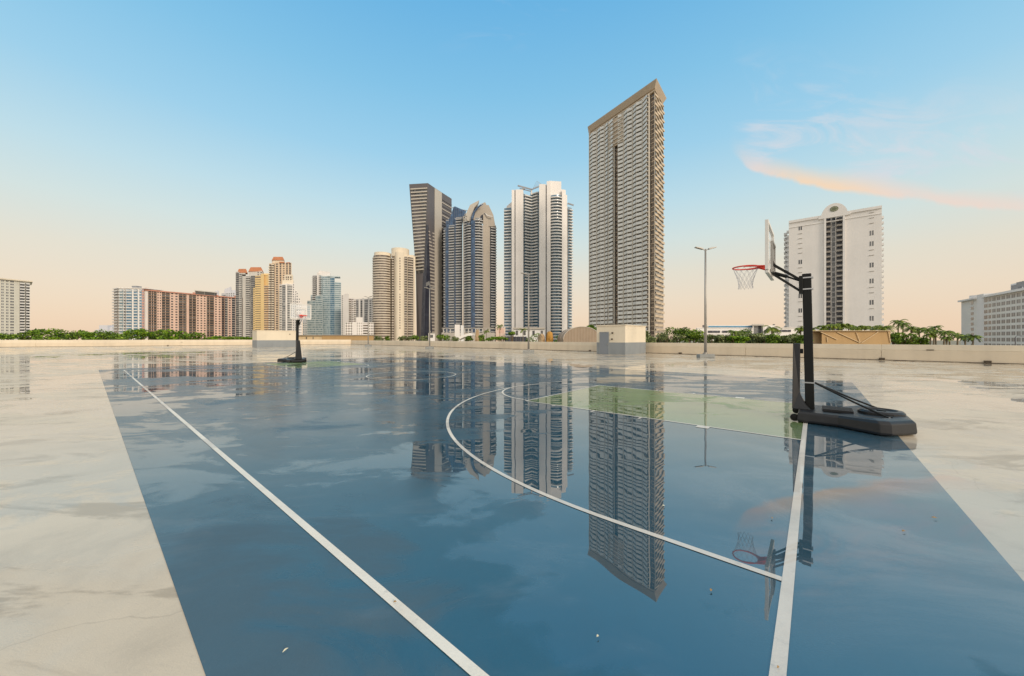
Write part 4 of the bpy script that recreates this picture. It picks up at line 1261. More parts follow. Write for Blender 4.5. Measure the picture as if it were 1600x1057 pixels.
# ---- cream block at the left edge ------------------------------------------------------------
D = 365
P = lambda px, dd: W2(px, D+dd); zf = lambda y: Zp(y, D)
f = [(P(-70, -30), P(30, 4), [(-30, 'N', dict(cols=4, fw=.6)), (0, 'N', dict(cols=3, fw=.6)), (15, 'N', dict(cols=2, fw=.55, mull=True)), (22.5, 'N', dict(cols=1, fw=.8, mull=True)), (None, 'W', {})]), (P(30, 4), P(46.5, 10), [(39, 'B', dict(d=1.2)), (None, 'B', dict(d=2.6))])]
cb_, _ = tower('apartment_building', 'cream block cut by the left edge of the photo with projecting balconies', f, zf(438.5), 24, (10, 20), paint('pale_cream_stucco', (0.62, 0.60, 0.52), 0.8, 0.06, 0.08), GL_DARK, LSL, 'apartment block', 'mid-rise blocks')
pl = [P(-70, -30), P(30, 4), P(46.5, 10), (P(46.5, 10)[0]-28, D+30), (P(-70, -30)[0]-28, D-10)]
q = MB(); q.prism(offs(pl, 1.8), zf(438.5), zf(436.6)); q.build('roof_slab', CRM, cb_)

# ---- white rounded-gable tower on the right ---------------------------------------------------
A = W2(1232.5, 214.5); B = W2(1377.8, 189.5)
ztw = 71.0
SLOT_SHADE = paint('slot_shade_grey', (0.40, 0.37, 0.33), .7, .05, .2)  # grey puts the shade of recessed slots into the ledge colour
zg_ = lambda y, dd: Zp(y, dd)
dl_ = (Vector(B)-Vector(A)).normalized(); nl_ = Vector((dl_.y, -dl_.x))
bl = [(1241.5, 'W', {}), (1259.5, 'N', dict(cols=1, fw=.36, only=(8, 11, 18, 25), mull=True, ledge=SLOT_SHADE, w0=.12, w1=1.0)), (1289.7, 'W', {}), (1299.0, 'B', dict(set=4.0, d=1.8, balc=GRB, glass=GL_NAVY, ph=.95, y=336, cap=.3)), (1306.5, 'G', dict(set=3.6, glass=GL_DARK, balc=WHB, y=334, cap=.3, sh=.25)),
      (1318, 'B', dict(set=4.0, d=2.0, balc=GRB, glass=GL_NAVY, y=336, ph=.95, cap=.3)), (1351, 'W', {}), (1373, 'N', dict(cols=1, fw=.34, only=(2, 4, 6, 9, 13, 16, 20, 22), mull=True, ledge=SLOT_SHADE, w0=.12, w1=1.0)), (None, 'W', {})]
wg, fhw = tower('residential_tower', 'white tower with a rounded gable and round emblem behind the near hoop', [(A, B, bl)], ztw, 28, (-nl_.x*22, -nl_.y*22), WHT, GL_DARK, WHT, group='towers on the skyline')
q = MB(); rib(q, [A, B], -.5, .55, ztw-.3, ztw+1.1); rib(q, [A, B], -.5, .25, ztw-3.2, ztw-2.9)
q.build('cornice', WHT, wg)
M, Ln = frame(A, B)
c0 = (Vector(at(A, B, 1303.3))-Vector(A)).length
prof = []
for i in range(25):
    t = math.pi*i/24
    prof.append((c0+5.7*math.cos(t), ztw-1.0+7.7*math.sin(t)))
prof = [(c0+6.9, ztw-1.0), (c0+6.2, ztw+.9)]+prof[1:-1]+[(c0-6.2, ztw+.9), (c0-6.9, ztw-1.0)]
def faceprism(prof, y0, y1, nm, m, root):
    b = MB(); n = len(prof)
    b.v = [tuple(M @ Vector((x, y0, z))) for x, z in prof]+[tuple(M @ Vector((x, y1, z))) for x, z in prof]
    b.f = [tuple(range(n)), tuple(range(2*n-1, n-1, -1))]+[(i, n+i, n+(i+1) % n, (i+1) % n) for i in range(n)]; b.mi = [0]*len(b.f)
    return b.build(nm, m, root, fixn=True)
faceprism(prof, -.75, .9, 'gable', WHT, wg)
for cx in (at(A, B, 1289.2), at(A, B, 1318.6)):
    s = (Vector(cx)-Vector(A)).length
    q = MB(); q.box((s, -.35, (ztw-1+GZ)/2), (.9, .7, ztw-1-GZ), M); q.build('pilaster', WHT, wg)
EMB = paint('emblem_green', (0.16, 0.17, 0.10), 0.5, 0.1, 0.5)
def disc(r0, r1, nm, m, y0, y1, root):
    pr = [(c0+r0*math.cos(2*math.pi*i/32), ztw+3.5+r1*math.sin(2*math.pi*i/32)) for i in range(32)]
    return faceprism(pr, y0, y1, nm, m, root)
em = disc(1.75, 1.45, 'emblem', EMB, -.95, -.76, wg)
disc(1.3, 1.05, 'emblem_ring', paint('emblem_pale', (0.5, 0.5, 0.36), .5, .1, .5), -1.0, -.955, em)
disc(1.12, .88, 'emblem_field', EMB, -1.04, -1.004, em)
items = []
for k in range(26):     # balcony ends showing past both sides
    z = GZ+fhw*(k+1)+.4
    for sx, nm in ((-.55, 0), (Ln+.45, 1)):
        q = MB(); q.box((sx, 2.6, z+.5), (1.1 if sx < 0 else .9, 3.0, 1.15), M); 
        items.append(('side_balcony', q, WHB, 2))
    q = MB(); q.box((-1.9, 9, z+.5), (1.5, 6, 1.15), M); items.append(('side_balcony', q, WHB, 1.5))
emit(wg, items)
q = MB(); q.box((-1.0, 12, 28), (2.0, 12, 72), M); q.build('side_wing', WHB, wg)
for px_ in (1248, 1253, 1258, 1263, 1268): 
    pass

# ---- long white office block at the right edge --------------------------------------------------
A = W2(1502, 210); B = (234.0-27*.5, 164.0-34*.5)
zto = 23.2
bl = [(1516.5, 'W', {}), (1522, 'N', dict(cols=1, fw=.8, w0=.2, w1=.72)), (1526, 'W', {}), (1537, 'W', dict(z=zto+2.3, wall=WHB)), ]
xs = [1537, 1544, 1549.5, 1556.7, 1564, 1571.6, 1579.6, 1587.6, 1596, 1605, 1615, 1626]
for i in range(1, len(xs)):
    bl.append((xs[i], 'N', dict(cols=1, fw=.80, w0=.2, w1=.80, mull=True, glass=(GL_DARK if i < 3 else GL_OFF))))
bl.append((None, 'W', {}))
ob, _ = tower('office_building', 'long white block with a grid of grey windows at the right edge', [(A, B, bl)], zto, 11, (14, -10), paint('cool_white_stucco', (0.72, 0.71, 0.68), 0.8, 0.05, 0.08), GL_GREY, WH2, 'office block', 'mid-rise blocks')
q = MB(); rib(q, [(A[0]+.3, A[1]+.4), at(A, B, 1526)], -1, 1.3, zto, zto+.9); q.build('roof_slab', WHB, ob)
q = MB(); rib(q, [at(A, B, 1537.5), B], -4, 1.4, zto, zto+1.1); q.build('roof_slab', WHB, ob)
a_, b_ = at(A, B, 1555), at(A, B, 1592)
a_, b_ = (a_[0]+5, a_[1]-2), (b_[0]+5, b_[1]-2)
q = MB(); rib(q, [a_, b_], -6, 0, zto+1.0, zto+5.6); q.build('roof_block', WHB, ob)
q = MB(); p_ = at(A, B, 1512); q.box((p_[0]+4, p_[1]-2, zto+1.9), (5, 5, 2.2)); q.build('roof_block', WHB, ob)
for i in range(6):
    p_ = at(A, B, 1578+i*4.2)
    q = MB(); q.box((p_[0]+1.0, p_[1]-1.0, zto+2.6+.9*(i > 1)), (1.6, 1.6, 2.2)); q.tube([(p_[0]+1, p_[1]-1, zto+1.1), (p_[0]+2, p_[1]-1, zto+4.4)], .15, 5); q.build('rooftop_unit', MET, ob)

# ---- low white mall with a blue stripe -----------------------------------------------------------
D = 170
P = lambda px, dd: W2(px, D+dd); zf = lambda y: Zp(y, D)
BLUE_ST = paint('blue_stripe_panel', (0.05, 0.22, 0.36), 0.4, 0.1, 0.3)
ml = empty('shopping_centre', (Xp(1089, D), D, GZ), 'low white building with a blue stripe and open dark parking slots', 'building', 'mid-rise blocks')
def blk(x0, x1, y0, y1, dd, dep, nm, m):
    a_, b_ = P(x0, dd), P(x1, dd)
    q = MB(); q.prism([a_, b_, BK(b_, dep), BK(a_, dep)], zf(y1) if y1 else GZ, zf(y0)); return q.build(nm, m, ml)
blk(1089, 1176, 512.2, None, 0, 20, 'wall', WHT); blk(1100, 1176, 508.3, 512.2, 2, 14, 'upper_wall', WHT)
blk(1107, 1175.5, 509.6, 511.6, 1.6, .3, 'blue_stripe', BLUE_ST); blk(1194, 1205, 509.4, 511.4, 1.6, .3, 'blue_stripe', BLUE_ST)
blk(1176.5, 1192.5, 509.2, None, .2, 1.2, 'glazed_entry', GL_GREY); blk(1175.5, 1193.8, 506.8, 509.2, -2, 12, 'canopy', GRL)
for x in (1176.2, 1192.3): blk(x, x+1.2, 509.2, None, -1.6, 1.0, 'column', WHT)
blk(1193.8, 1211, 508.5, None, 1, 16, 'wall', WHT); blk(1207.5, 1211, 506.5, 508.5, 2, 6, 'roof_unit', GL_DARK); blk(1098, 1102, 508, 511.8, 1.2, 6, 'roof_unit', GRY)
for x0, x1, y0, y1 in ((1106.5, 1125, 517, 520.2), (1128.5, 1137, 517, 520.2), (1139, 1172, 517.4, 520.2), (1106.5, 1136, 525.3, 527), (1194, 1200, 516.5, 520)):
    blk(x0, x1, y0, y1, -.25, .6, 'parking_slot', GL_NAVY)
for yy in (512.9, 522.5): blk(1089, 1175.8, yy, yy+.35, -.15, .3, 'ledge', WH2)
D = 150
ml = empty('low_building', (Xp(1208, D), D, GZ), 'low white annex with one dark slot window at the foot of the white gabled tower', 'building', 'mid-rise blocks')
blk(1208, 1246, 512.5, None, 0, 14, 'wall', WHT); blk(1212.5, 1236, 515.7, 518.8, -.25, .6, 'slot_window', GL_NAVY); blk(1207.5, 1246.5, 511.8, 512.5, -.4, 15, 'roof_slab', WHT)

# ---- podiums and small structures at the towers' feet ------------------------------------------------
D = 330
P = lambda px, dd: W2(px, D+dd); zf = lambda y: Zp(y, D)
ml = empty('podium', (Xp(690, D), D, GZ), 'grey stone podium with columns at the foot of the curved towers', 'building', 'low buildings at the tower feet')
blk(690, 773, 520, None, 0, 30, 'wall', GRB)
for i in range(14):
    x = 692+i*5.6
    if 707 < x < 725: continue
    blk(x, x+1.3, 513.5+.5*(i % 3), 520, .5, 2, 'column', WH2)
blk(690, 772, 512.6, 513.4, 0, 5, 'beam', GRL)
D = 300
ml = empty('entrance_pavilion', (Xp(711, D), D, GZ), 'tall plain white entrance pavilion at the foot of the blue crowned tower', 'building', 'low buildings at the tower feet')
blk(710.5, 718.5, 507.5, None, 0, 10, 'wall', WHT); blk(719.8, 724.5, 508.5, None, 1, 8, 'side_wall', WHB)
D = 260
ml = empty('entrance_canopy', (Xp(712, D), D, GZ), 'white sloping drive canopy left of the tan boulder', 'canopy', 'low buildings at the tower feet')
a_, b_ = P(711, 0), P(738, 0)
q = MB(); q.v = [(a_[0], a_[1], zf(531)), (Xp(722, D), D, zf(524)), (Xp(733, D), D, zf(521)), (b_[0], D, zf(522)), (b_[0], D, zf(524.5)), (Xp(725, D), D, zf(527)), (Xp(716, D), D, zf(531.5))]
n = 7; q.v += [(x+1, y+9, z) for x, y, z in q.v]; q.f = [tuple(range(n)), tuple(range(2*n-1, n-1, -1))]+[(i, n+i, n+(i+1) % n, (i+1) % n) for i in range(n)]; q.mi = [0]*len(q.f)
q.build('roof', WHT, ml, fixn=True)
for x in (727, 736): blk(x, x+1, 525, None, 2, 1, 'column', WH2)
D = 340
ml = empty('lobby_building', (Xp(802, D), D, GZ), 'wide low lobby with flat roof at the foot of the white balcony tower', 'building', 'low buildings at the tower feet')
blk(801, 852, 512.3, 514.2, -2, 14, 'roof', GRL); blk(803, 851, 514.2, None, 0, 10, 'wall', WHB)
for x in (806, 818, 832, 845): blk(x, x+3.5, 517, 524, -.4, .5, 'window', GL_DARK)
D = 250
ml = empty('boundary_fence', (Xp(790, D), D, GZ), 'dark low fence in front of the lobby building', 'fence', 'low buildings at the tower feet')
blk(789, 823, 526.3, None, 0, .4, 'fence_panel', GL_NAVY)
for i in range(9): blk(789+i*4.1, 789.5+i*4.1, 525.4, None, -.35, .3, 'post', GRY)
D = 360
ml = empty('pink_house', (Xp(775, D), D, GZ), 'small pink striped building between the curved and the white tower', 'building', 'low buildings at the tower feet')
blk(774.5, 789.5, 512.2, None, 0, 10, 'wall', paint('pale_pink', (0.74, 0.58, 0.48), .8, .05, .1)); blk(774, 790, 511.4, 512.2, -.5, 11, 'roof', WHT)
for x in (779.5, 782.5, 785.5): blk(x, x+1, 513.5, 521, -.2, .4, 'stripe', paint('salmon_stripe', (0.66, 0.36, 0.27), .8, .05, .1))
D = 300
ml = empty('white_kiosk', (Xp(683, D), D, GZ), 'small white gate kiosk in the shrubs below the slanted tower', 'building', 'low buildings at the tower feet')
blk(669.5, 679.5, 521.3, None, 0, 6, 'wall', WHT); blk(672, 676.5, 523.5, 528, -.2, .5, 'opening', GL_DARK); blk(669, 680, 520.7, 521.3, -.5, 7, 'roof', WH2)

# tan low roofs and sheds right behind the parapet
TANW = paint('tan_board', (0.46, 0.30, 0.14), 0.8, 0.08, 0.4)
TANL = paint('pale_tan_batten', (0.66, 0.50, 0.30), 0.7, 0.08, 0.4)
D = 150
P = lambda px, dd: W2(px, D+dd); zf = lambda y: Zp(y, D)
ml = empty('low_building', (Xp(455, D), D, GZ), 'long low tan building behind the parapet between the distant hoop and the round towers', 'building', 'low buildings behind the parapet')
blk(455.5, 503, 524.3, None, 0, 20, 'wall', TANL); blk(503, 583.5, 524.6, None, -.5, 20, 'wall', TANW); blk(455, 584, 523.7, 524.4, -1, 22, 'roof_edge', CRD)
for x in (458.5, 478, 488.5): blk(x, x+1.4, 527, 530, -.3, .5, 'vent', GL_DARK)
D = 66
P = lambda px, dd: W2(px, D+dd); zf = lambda y: Zp(y, D)
sh = empty('arched_shed', (Xp(909, D), D, GZ), 'arched corrugated brown shed left of the grey-doored stair room', 'shed', 'low buildings behind the parapet')
CORR = paint('brown_corrugated', (0.36, 0.27, 0.19), 0.6, 0.1, 1)
cx_ = Xp(909.5, D); zc = zf(538); Rr = 3.0
prof = [(cx_-3.45, -6.0)]+[(cx_+3.35*math.cos(math.pi-math.pi*i/24)*1.03, zf(531)+2.35*math.sin(math.pi*i/24)) for i in range(25)]+[(cx_+3.45, -6.0)]
q = MB(); n = len(prof)
q.v = [(x, D, z) for x, z in prof]+[(x, D+9, z) for x, z in prof]
q.f = [tuple(range(n)), tuple(range(2*n-1, n-1, -1))]+[(i, n+i, n+(i+1) % n, (i+1) % n) for i in range(n)]; q.mi = [0]*len(q.f)
q.build('wall', CORR, sh, fixn=True)
q = MB()
for i in range(24):
    x = cx_-3.2+i*.278; zt = zf(531)+2.35*math.sqrt(max(0, 1-((x-cx_)/3.45)**2))-.12
    q.box((x, D-.03, (zt-3)/2), (.06, .06, zt+3))
q.build('corrugation', SOF, sh)
q = MB(); q.tube([(x, D-.02, z+.03) for x, z in prof[1:-1]], .07, 6); q.tube([(x, D+4, z+.03) for x, z in prof[1:-1]], .05, 6); q.build('roof_edge', CRD, sh)
D = 52
P = lambda px, dd: W2(px, D+dd); zf = lambda y: Zp(y, D)
ml = empty('screen_structure', (Xp(1270, D), D, GZ), 'brown boarded structure with pale diagonal battens below the row of palms', 'screen', 'low buildings behind the parapet')
a0, a1 = P(1268.5, 1.5), P(1391, 0)
blk(1268.5, 1284, 518.8, None, 1.2, 6, 'side_board', TANL); blk(1284, 1391, 517.8, None, 0, 7, 'board_wall', TANW); blk(1267.5, 1392, 516.9, 517.8, -.3, 8, 'cap_board', TANL)
for (xa, ya, xb, yb) in ((1282, 519, 1308, 531), (1308, 519.5, 1344, 536), (1338, 520, 1344, 536), (1346, 536, 1372, 519), (1388, 518.5, 1391.5, 536), (1292, 527, 1293, 535)):
    q = MB(); q.tube([(Xp(xa, D-.1), D-.1, zf(ya)), (Xp(xb, D-.1), D-.1, zf(yb))], .055, 4); q.build('batten', TANL, ml)

ROCK = paint('sandstone', (0.47, 0.33, 0.19), 0.9, 0.18, 0.8)
ROCK2 = paint('orange_sandstone', (0.52, 0.27, 0.06), 0.9, 0.2, 0.8)
def boulder(px0, px1, y0, y1, D, m, label, seed, taper=.7, depth=2.5):
    bm = bmesh.new()
    bmesh.ops.create_icosphere(bm, subdivisions=4, radius=1)
    w_ = (px1-px0)/FPX*D/2; zt, zb_ = Zp(y0, D), Zp(y1, D)-1.5
    cx, cz = Xp((px0+px1)/2, D), (zt+zb_)/2; hh = (zt-zb_)/2
    for v in bm.verts:
        co = v.co.copy()
        nn = mnoise.fractal(co*1.6+Vector((seed, 0, 0)), 1.0, 2.0, 4)
        s = 1+.16*nn
        tp = 1-(1-taper)*(co.z*.5+.5)
        e = max(abs(co.x), abs(co.y), abs(co.z)); co = co*(1/e)**.55
        v.co = Vector((cx+co.x*w_*s*tp, D+co.y*depth*s, cz+co.z*hh*(1+.05*nn)))
    me = bpy.data.meshes.new('boulder'); bm.to_mesh(me); bm.free(); me.materials.append(m)
    o = bpy.data.objects.new('boulder', me); COL.objects.link(o)
    return tag(o, label, 'rock', 'sandstone boulders behind the parapet')
boulder(838.5, 853.5, 521.5, 532, 75, ROCK, 'wide brownish boulder sloping to the left, next to the orange one', 3, .45)
boulder(853, 864.5, 518.2, 532, 73, ROCK2, 'orange rounded boulder in the middle of the parapet line', 8, .8, 1.2)
boulder(742, 749.5, 514.6, 531.5, 110, ROCK, 'slim upright tan boulder below the taupe curved tower', 5, .6, 1.2)

# far pale skyline seen over the pink slab
PL2 = paint('hazy_far_wall', (0.62, 0.62, 0.66), 0.8, 0.03, 0.05)  # distance haze painted into the wall colour
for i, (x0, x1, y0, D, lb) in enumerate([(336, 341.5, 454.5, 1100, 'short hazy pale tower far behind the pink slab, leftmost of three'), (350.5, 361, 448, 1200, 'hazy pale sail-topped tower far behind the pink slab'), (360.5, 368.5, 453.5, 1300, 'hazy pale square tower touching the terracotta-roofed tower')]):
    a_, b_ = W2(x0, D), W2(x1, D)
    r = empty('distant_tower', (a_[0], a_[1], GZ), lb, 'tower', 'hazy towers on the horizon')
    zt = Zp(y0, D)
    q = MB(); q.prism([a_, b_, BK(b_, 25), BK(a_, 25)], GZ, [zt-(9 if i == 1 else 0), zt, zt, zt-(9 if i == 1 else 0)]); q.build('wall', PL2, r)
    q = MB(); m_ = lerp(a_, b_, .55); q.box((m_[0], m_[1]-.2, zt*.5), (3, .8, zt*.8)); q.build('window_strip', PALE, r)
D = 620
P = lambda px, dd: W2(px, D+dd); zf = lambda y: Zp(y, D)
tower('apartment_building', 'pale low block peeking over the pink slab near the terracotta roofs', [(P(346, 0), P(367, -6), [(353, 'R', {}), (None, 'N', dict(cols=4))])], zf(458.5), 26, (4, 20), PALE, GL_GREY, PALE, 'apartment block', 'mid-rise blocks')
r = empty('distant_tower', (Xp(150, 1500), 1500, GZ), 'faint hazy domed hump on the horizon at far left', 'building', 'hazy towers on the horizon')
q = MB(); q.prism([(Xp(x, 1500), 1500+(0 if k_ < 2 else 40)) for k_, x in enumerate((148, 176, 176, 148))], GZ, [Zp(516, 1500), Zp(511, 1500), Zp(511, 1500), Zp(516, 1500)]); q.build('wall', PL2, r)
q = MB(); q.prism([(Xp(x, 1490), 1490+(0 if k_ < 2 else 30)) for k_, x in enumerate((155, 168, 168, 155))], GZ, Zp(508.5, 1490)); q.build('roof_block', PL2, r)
# ------------------------------------------------------------------ trees, shrubs, palms
F1 = foliage('broadleaf_green', '#32470f', '#5d7a22', '#93ab3a')
F2 = foliage('grey_green_leaves', '#475030', '#778350', '#a7ad78')
F3 = foliage('bright_green_leaves', '#33500c', '#64861a', '#96b22e')
FP = foliage('palm_green', '#38461a', '#64782c', '#93a544', 1.5)
FP2 = foliage('palm_yellow_green', '#3a4a12', '#6c7f22', '#a0a63c', 1.5)
BARK = paint('bark', '#6e5c47', 0.9, 0.25, 3)
PBARK = paint('palm_bark', '#7b6c56', 0.9, 0.25, 3)

def leafball(mb, cx, cy, cz, rx, ry, rz, n, sz, rnd):
    """leaf-sized faces through a crown volume made of uneven clumps"""
    cl = []
    for i in range(max(4, int(5+rx*1.2))):
        a = rnd.uniform(0, 2*math.pi); rr = rnd.uniform(.1, .75)**.7
        zz = rnd.uniform(-.55, .75)
        q = math.sqrt(max(.1, 1-zz*zz))
        cl.append((cx+rx*rr*q*math.cos(a), cy+ry*rr*q*math.sin(a), cz+rz*zz*.8, rnd.uniform(.28, .52)))
    for i in range(n):
        c_ = cl[rnd.randrange(len(cl))]
        th = rnd.uniform(0, 2*math.pi); ph = math.acos(rnd.uniform(-1, 1))
        r_ = rnd.uniform(.55, 1.08)*c_[3]
        p = Vector((c_[0]+rx*r_*math.sin(ph)*math.cos(th), c_[1]+ry*r_*math.sin(ph)*math.sin(th), c_[2]+rz*r_*math.cos(ph)*.9))
        s = sz*rnd.uniform(.6, 1.25)
        u = Vector((rnd.gauss(0, 1), rnd.gauss(0, 1), rnd.gauss(0, .7))).normalized()
        v = u.cross(Vector((rnd.gauss(0, 1), rnd.gauss(0, 1), rnd.gauss(0, 1)))).normalized()
        mb.poly([p-u*s*.6, p-v*s*.32, p+u*s*.6, p+v*s*.32])

def tree(x, y, ztop, rx, rz, m, label, seed, name='broadleaf_tree', cat='tree', group='trees beyond the parapet', n=900, sz=.34):
    rnd = random.Random(seed)
    r = empty(name, (x, y, GZ), label, cat, group)
    cz = ztop-rz
    b = MB()
    h = cz-GZ
    tw = .16+.02*rx
    b.tube([(x, y, GZ), (x+.1, y, GZ+h*.35), (x-.05, y+.1, GZ+h*.7), (x, y, cz)], [tw*1.4, tw, tw*.8, tw*.5], 7)
    for i in range(5):
        a = rnd.uniform(0, 6.28); k = rnd.uniform(.4, .75)
        b.tube([(x, y, GZ+h*k), (x+math.cos(a)*rx*.35, y+math.sin(a)*rx*.35, cz-rz*.2), (x+math.cos(a)*rx*.7, y+math.sin(a)*rx*.6, cz+rz*rnd.uniform(-.1, .5))], [tw*.5, tw*.35, tw*.12], 5)
    b.build('trunk', BARK, r)
    c_ = MB(); leafball(c_, x, y, cz, rx, rx*.8, rz, n, sz, rnd)
    c_.build('crown', m, r)
    return r

def palm(x, y, ztop, fl, m, label, seed, group, n=17, lean=0.0, src=None, fan=False):
    rnd = random.Random(seed)
    r = empty('palm_tree', (x, y, GZ), label, 'palm tree', group)
    zc = ztop-fl*.45
    b = MB()
    xt = x+lean
    b.tube([(x, y, GZ), (x+lean*.2, y, GZ+(zc-GZ)*.4), (x+lean*.6, y, GZ+(zc-GZ)*.75), (xt, y, zc)], [.22, .17, .15, .13], 8)
    b.tube([(xt, y, zc-.5), (xt, y, zc+.1)], [.15, .20], 8)
    b.build('trunk', PBARK, r)
    c_ = MB()
    for i in range(n):
        a = 2*math.pi*(i+rnd.uniform(-.3, .3))/n*1.0+(i % 2)*.3
        el = rnd.choice((.95, .6, .25, -.1, .75, .4)) + rnd.uniform(-.15, .15)
        dr = Vector((math.cos(a)*math.cos(el), math.sin(a)*math.cos(el), math.sin(el)))
        ln = fl*rnd.uniform(.8, 1.1)
        p = Vector((xt, y, zc)); pts = [p.copy()]
        seg = 7
        for k in range(seg):
            dr = (dr+Vector((0, 0, -.17-.04*k))).normalized()
            p = p+dr*ln/seg; pts.append(p.copy())
        c_.tube(pts, [.03]*(seg)+[.01], 3)
        for k in range(1, seg+1):
            for hh in (0, .5):
                q0 = pts[k-1].lerp(pts[k], hh)
                d = (pts[k]-pts[k-1]).normalized()
                side = d.cross(Vector((0, 0, 1))).normalized()
                l_ = ln*(.30 if not fan else .36)*math.sin(math.pi*(.18+.72*(k+hh)/(seg+1)))
                for s in (-1, 1):
                    tip = q0+side*s*l_*.85+d*l_*.45+Vector((0, 0, -l_*(.25+.25*rnd.random())))
                    c_.poly([q0-d*.05, q0+d*.10, tip])
    c_.build('crown', m, r)
    return r

def T(px, py, D, wpx, hpx, m, label, seed, **k):
    tree(Xp(px, D), D, Zp(py, D), wpx/2/FPX*D, hpx/2/FPX*D, m, label, seed, **k)

GA = 'leafy trees behind the far left parapet'
for a_ in [
    (6, 521, 118, 30, 14, F1, 'dark green tree below the cream block at the left edge of the photo', 1),
    (45, 514.5, 125, 34, 22, F1, 'green tree under the balconies of the cream block at far left', 2),
    (78, 512.5, 120, 44, 26, F3, 'rounded bright green tree, highest of the far left tree line', 3),
    (112, 514, 130, 40, 22, F1, 'flat-topped green tree with an open gap on its right', 4),
    (140, 519, 120, 36, 18, F3, 'low bright green tree left of the white and blue balcony block', 5),
    (166, 515.5, 126, 40, 22, F1, 'green tree in front of the lower left corner of the white and blue balcony block', 6),
    (192, 519, 118, 34, 16, F1, 'short dark tree directly below the white and blue balcony block', 7),
    (216, 510.5, 122, 40, 26, F3, 'bright green tree where the white block meets the pink slab', 8),
    (246, 511.5, 128, 38, 24, F1, 'full green tree in front of the left third of the pink slab', 9),
    (272, 515, 118, 40, 22, F3, 'spreading yellow-green tree below the pink slab', 10),
    (300, 520, 124, 34, 16, F1, 'low dark tree below the dark penthouse of the pink slab', 11),
    (334, 525, 128, 28, 10, F3, 'small low shrub-like tree in front of the middle of the pink slab', 12),
    (358, 525.5, 128, 26, 10, F1, 'small green tree below the blue balconies of the pink slab', 13),
    (384, 526, 128, 28, 10, F3, 'small tree tucked against the left side of the far block room', 14)]:
    T(*a_, group=GA, n=1000, sz=.62)
GB = 'garden shrubs at the feet of the towers'
D_ = 120
for i, a_ in enumerate([
    (593, 523, 14, 12, F2, 'dusty round shrub below the left round cream tower'), (604, 525, 10, 8, F1, 'tiny dark shrub between the two round cream towers'),
    (632, 524.5, 16, 9, F2, 'flat shrub below the right round cream tower'), (646, 523.5, 16, 10, F1, 'dark shrub at the lower left corner of the slanted tower'),
    (662, 524.5, 16, 9, F2, 'low shrub left of the small white kiosk'), (690, 522, 22, 12, F1, 'large green shrub right of the small white kiosk'),
    (708, 523.5, 18, 10, F2, 'grey-green shrub below the white entrance pavilion'), (733, 524, 14, 9, F1, 'small shrub left of the slim upright boulder'),
    (754, 522, 14, 12, F1, 'green shrub right of the slim upright boulder'), (767, 524, 18, 9, F3, 'light green shrub below the taupe curved tower'),
    (783, 526, 20, 6, F3, 'very low bright hedge piece before the pink house'), (800, 518, 12, 9, F1, 'small tree left of the lobby building'),
    (832, 520, 26, 17, F1, 'broad dark green shrub in front of the lobby building'), (873, 521.5, 20, 15, F1, 'rounded shrub right of the orange boulder'),
    (884, 525, 12, 10, F2, 'grey-green shrub leaning against the arched shed')]):
    px, py, wp, hp, m, lb = a_
    T(px, py, D_-8*(i % 3), wp*1.15, hp*1.3, m, lb, 40+i, name='shrub', cat='shrub', group=GB, n=520, sz=.42)
GC = 'hedge trees behind the right parapet'
for i, a_ in enumerate([
    (922, 506.5, 95, 20, 16, F1, 'small dark tree peeping between the arched shed and the stair room'),
    (1018, 516, 62, 30, 22, F2, 'grey-green flowering tree right of the stair room'),
    (1040, 514, 66, 34, 26, F2, 'bushy grey-green tree below the right edge of the tallest tower'),
    (1062, 509.5, 70, 36, 30, F1, 'taller green tree halfway between the stair room and the tall lamp post'),
    (1084, 515, 64, 30, 24, F1, 'green tree just left of the tall lamp post'),
    (1112, 523, 58, 26, 16, F2, 'grey-green shrub right beside the tall lamp post pole'),
    (1129, 524, 55, 26, 14, F2, 'pale shrub in front of the parked-deck slots of the low white building'),
    (1148, 524, 50, 28, 15, F3, 'bright green shrub below the blue striped building'),
    (1160, 513.5, 88, 26, 20, F1, 'dense round tree covering the middle of the blue striped building'),
    (1172, 521.5, 52, 30, 18, F2, 'grey hedge tree below the glazed entry of the blue striped building'),
    (1194, 521, 50, 32, 18, F2, 'wide grey-green hedge tree left of the near hoop net line'),
    (1218, 522, 48, 32, 18, F1, 'dark green hedge tree below the white annex'),
    (1240, 522.5, 47, 30, 17, F2, 'grey-green hedge tree immediately left of the near hoop pole'),
    (1258, 523, 46, 20, 16, F1, 'small hedge tree behind the near hoop pole')]):
    T(a_[0], a_[1], a_[2], a_[3]*1.35, a_[4]*1.15, a_[5], a_[6], 70+i, group=GC, n=1900, sz=.30)
GD = 'trees right of the brown boarded structure'
for i, a_ in enumerate([
    (1398, 520, 62, 20, 20, F1, 'dark leafy tree touching the right end of the brown boarded structure'),
    (1415, 518, 60, 34, 26, F1, 'large dark green tree mound below the tall palms'),
    (1434, 525, 57, 28, 18, F1, 'low right shoulder tree of the dark green mound')]):
    T(*a_[:6], a_[6], 90+i, group=GD, n=1300, sz=.30)
GP = 'row of palms at the foot of the white gabled tower'
for i, (px, py) in enumerate([(1251, 509), (1269, 509.5), (1287, 506), (1302, 504.5), (1314, 503.5), (1326, 504.5), (1339, 506.5), (1351, 506.5)]):
    nm = ['first palm of the row, partly behind the near hoop pole, left side', 'second palm of the row, just right of the near hoop pole', 'third palm from the left in the row before the white gabled tower', 'fourth palm from the left, below the balcony shaft of the gabled tower', 'fifth palm from the left, directly under the emblem line of the gabled tower', 'sixth palm from the left in the row before the white gabled tower', 'seventh palm from the left in the row before the white gabled tower', 'eighth and last close palm of the row, before a gap'][i]
    D = 84+(i % 3)*3
    palm(Xp(px, D), D, Zp(py, D), 1.75, FP2, nm, 120+i, GP, n=20, fan=True)
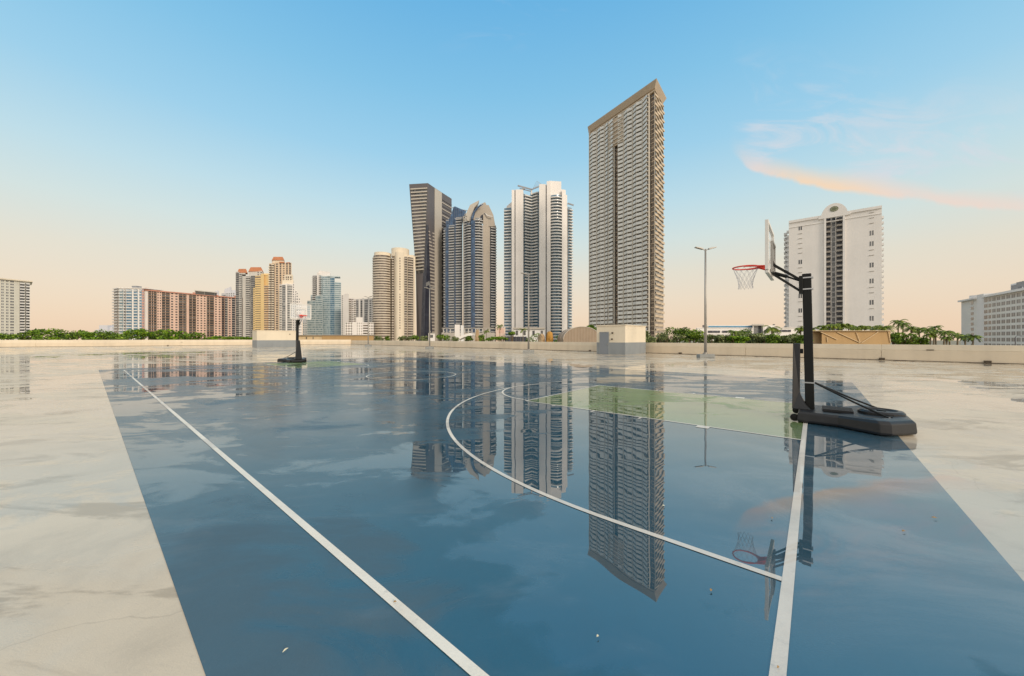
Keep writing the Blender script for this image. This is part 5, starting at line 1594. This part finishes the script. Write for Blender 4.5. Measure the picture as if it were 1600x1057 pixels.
palm(Xp(1378, 80), 80, Zp(504, 80), 2.9, FP2, 'single full palm right of the gap below the gabled tower windows', 140, GP, n=24, fan=True)
GQ = 'palms between the gabled tower and the right white block'
for i, (px, py, D, fl, ln, lb) in enumerate([
    (1402, 497.5, 88, 2.6, 0.3, 'tallest coconut palm right of the gabled tower'), (1412, 501, 86, 2.4, -.2, 'coconut palm touching the tallest palm on its right'),
    (1422, 507.5, 82, 2.3, .3, 'palm with drooping fronds above the dark green mound'), (1438, 509.5, 84, 2.3, -.3, 'palm at the left start of the long palm line'),
    (1447, 511, 80, 2.2, .2, 'second palm of the long line, slightly lower'), (1457, 506.5, 88, 2.3, .5, 'spiky palm standing above the long line'),
    (1463, 512, 82, 2.2, -.2, 'palm just right of the spiky one'), (1474, 515, 80, 2.1, .2, 'full palm in the middle of the long line'),
    (1485, 514.5, 84, 2.1, -.3, 'dark palm in the right half of the long line'), (1495, 519, 80, 2.0, .2, 'lower palm before the open corner of the white block'),
    (1508, 521, 76, 1.9, .0, 'short palm at the left corner of the right white block'), (1519, 520.5, 74, 2.1, .2, 'bright full palm in front of the right white block, last on the right'),
    (1453, 519, 72, 1.7, .1, 'small palm underneath the long palm line, left'), (1479, 523, 70, 1.6, .0, 'small palm underneath the long palm line, right')]):
    palm(Xp(px, D), D, Zp(py, D), fl*.78, FP if i % 3 else FP2, lb, 150+i, GQ, lean=ln)
palm(Xp(781, 190), 190, Zp(505.5, 190), 3.0, FP, 'lone palm above the small pink building', 170, 'single garden palms')
palm(Xp(817, 180), 180, Zp(512, 180), 2.8, FP2, 'yellowish palm in front of the lobby building', 171, 'single garden palms')
palm(Xp(760, 200), 200, Zp(514, 200), 2.8, FP, 'short palm at the foot of the taupe curved tower', 172, 'single garden palms')
palm(Xp(1148, 86), 86, Zp(513, 86), 2.0, FP, 'fan palm in front of the blue striped building', 173, 'single garden palms', fan=True)
palm(Xp(1206, 80), 80, Zp(506, 80), 2.4, FP2, 'pale green palm at the right end of the blue striped building', 174, 'single garden palms', fan=True)
# street lamps beyond the parapet
def street_lamp(px, py, D, label):
    r = empty('street_lamp', (Xp(px, D), D, GZ), label, 'street lamp', 'street lamps beyond the parapet')
    x = Xp(px, D); z = Zp(py, D)
    b = MB(); b.tube([(x, D, GZ), (x, D, z)], [.09, .05], 8); b.build('pole', GRY, r)
    b = MB(); b.tube([(x, D, z), (x+.3, D, z+.25), (x+.9, D, z+.2)], .035, 6); b.build('arm', GRY, r)
    b = MB(); b.box((x+1.1, D, z+.17), (.5, .18, .09)); b.build('lamp_head', GRY, r)
street_lamp(1586.5, 527, 60, 'dark street lamp in front of the right white block')
street_lamp(1028, 518, 70, 'short lamp in the trees right of the stair room')
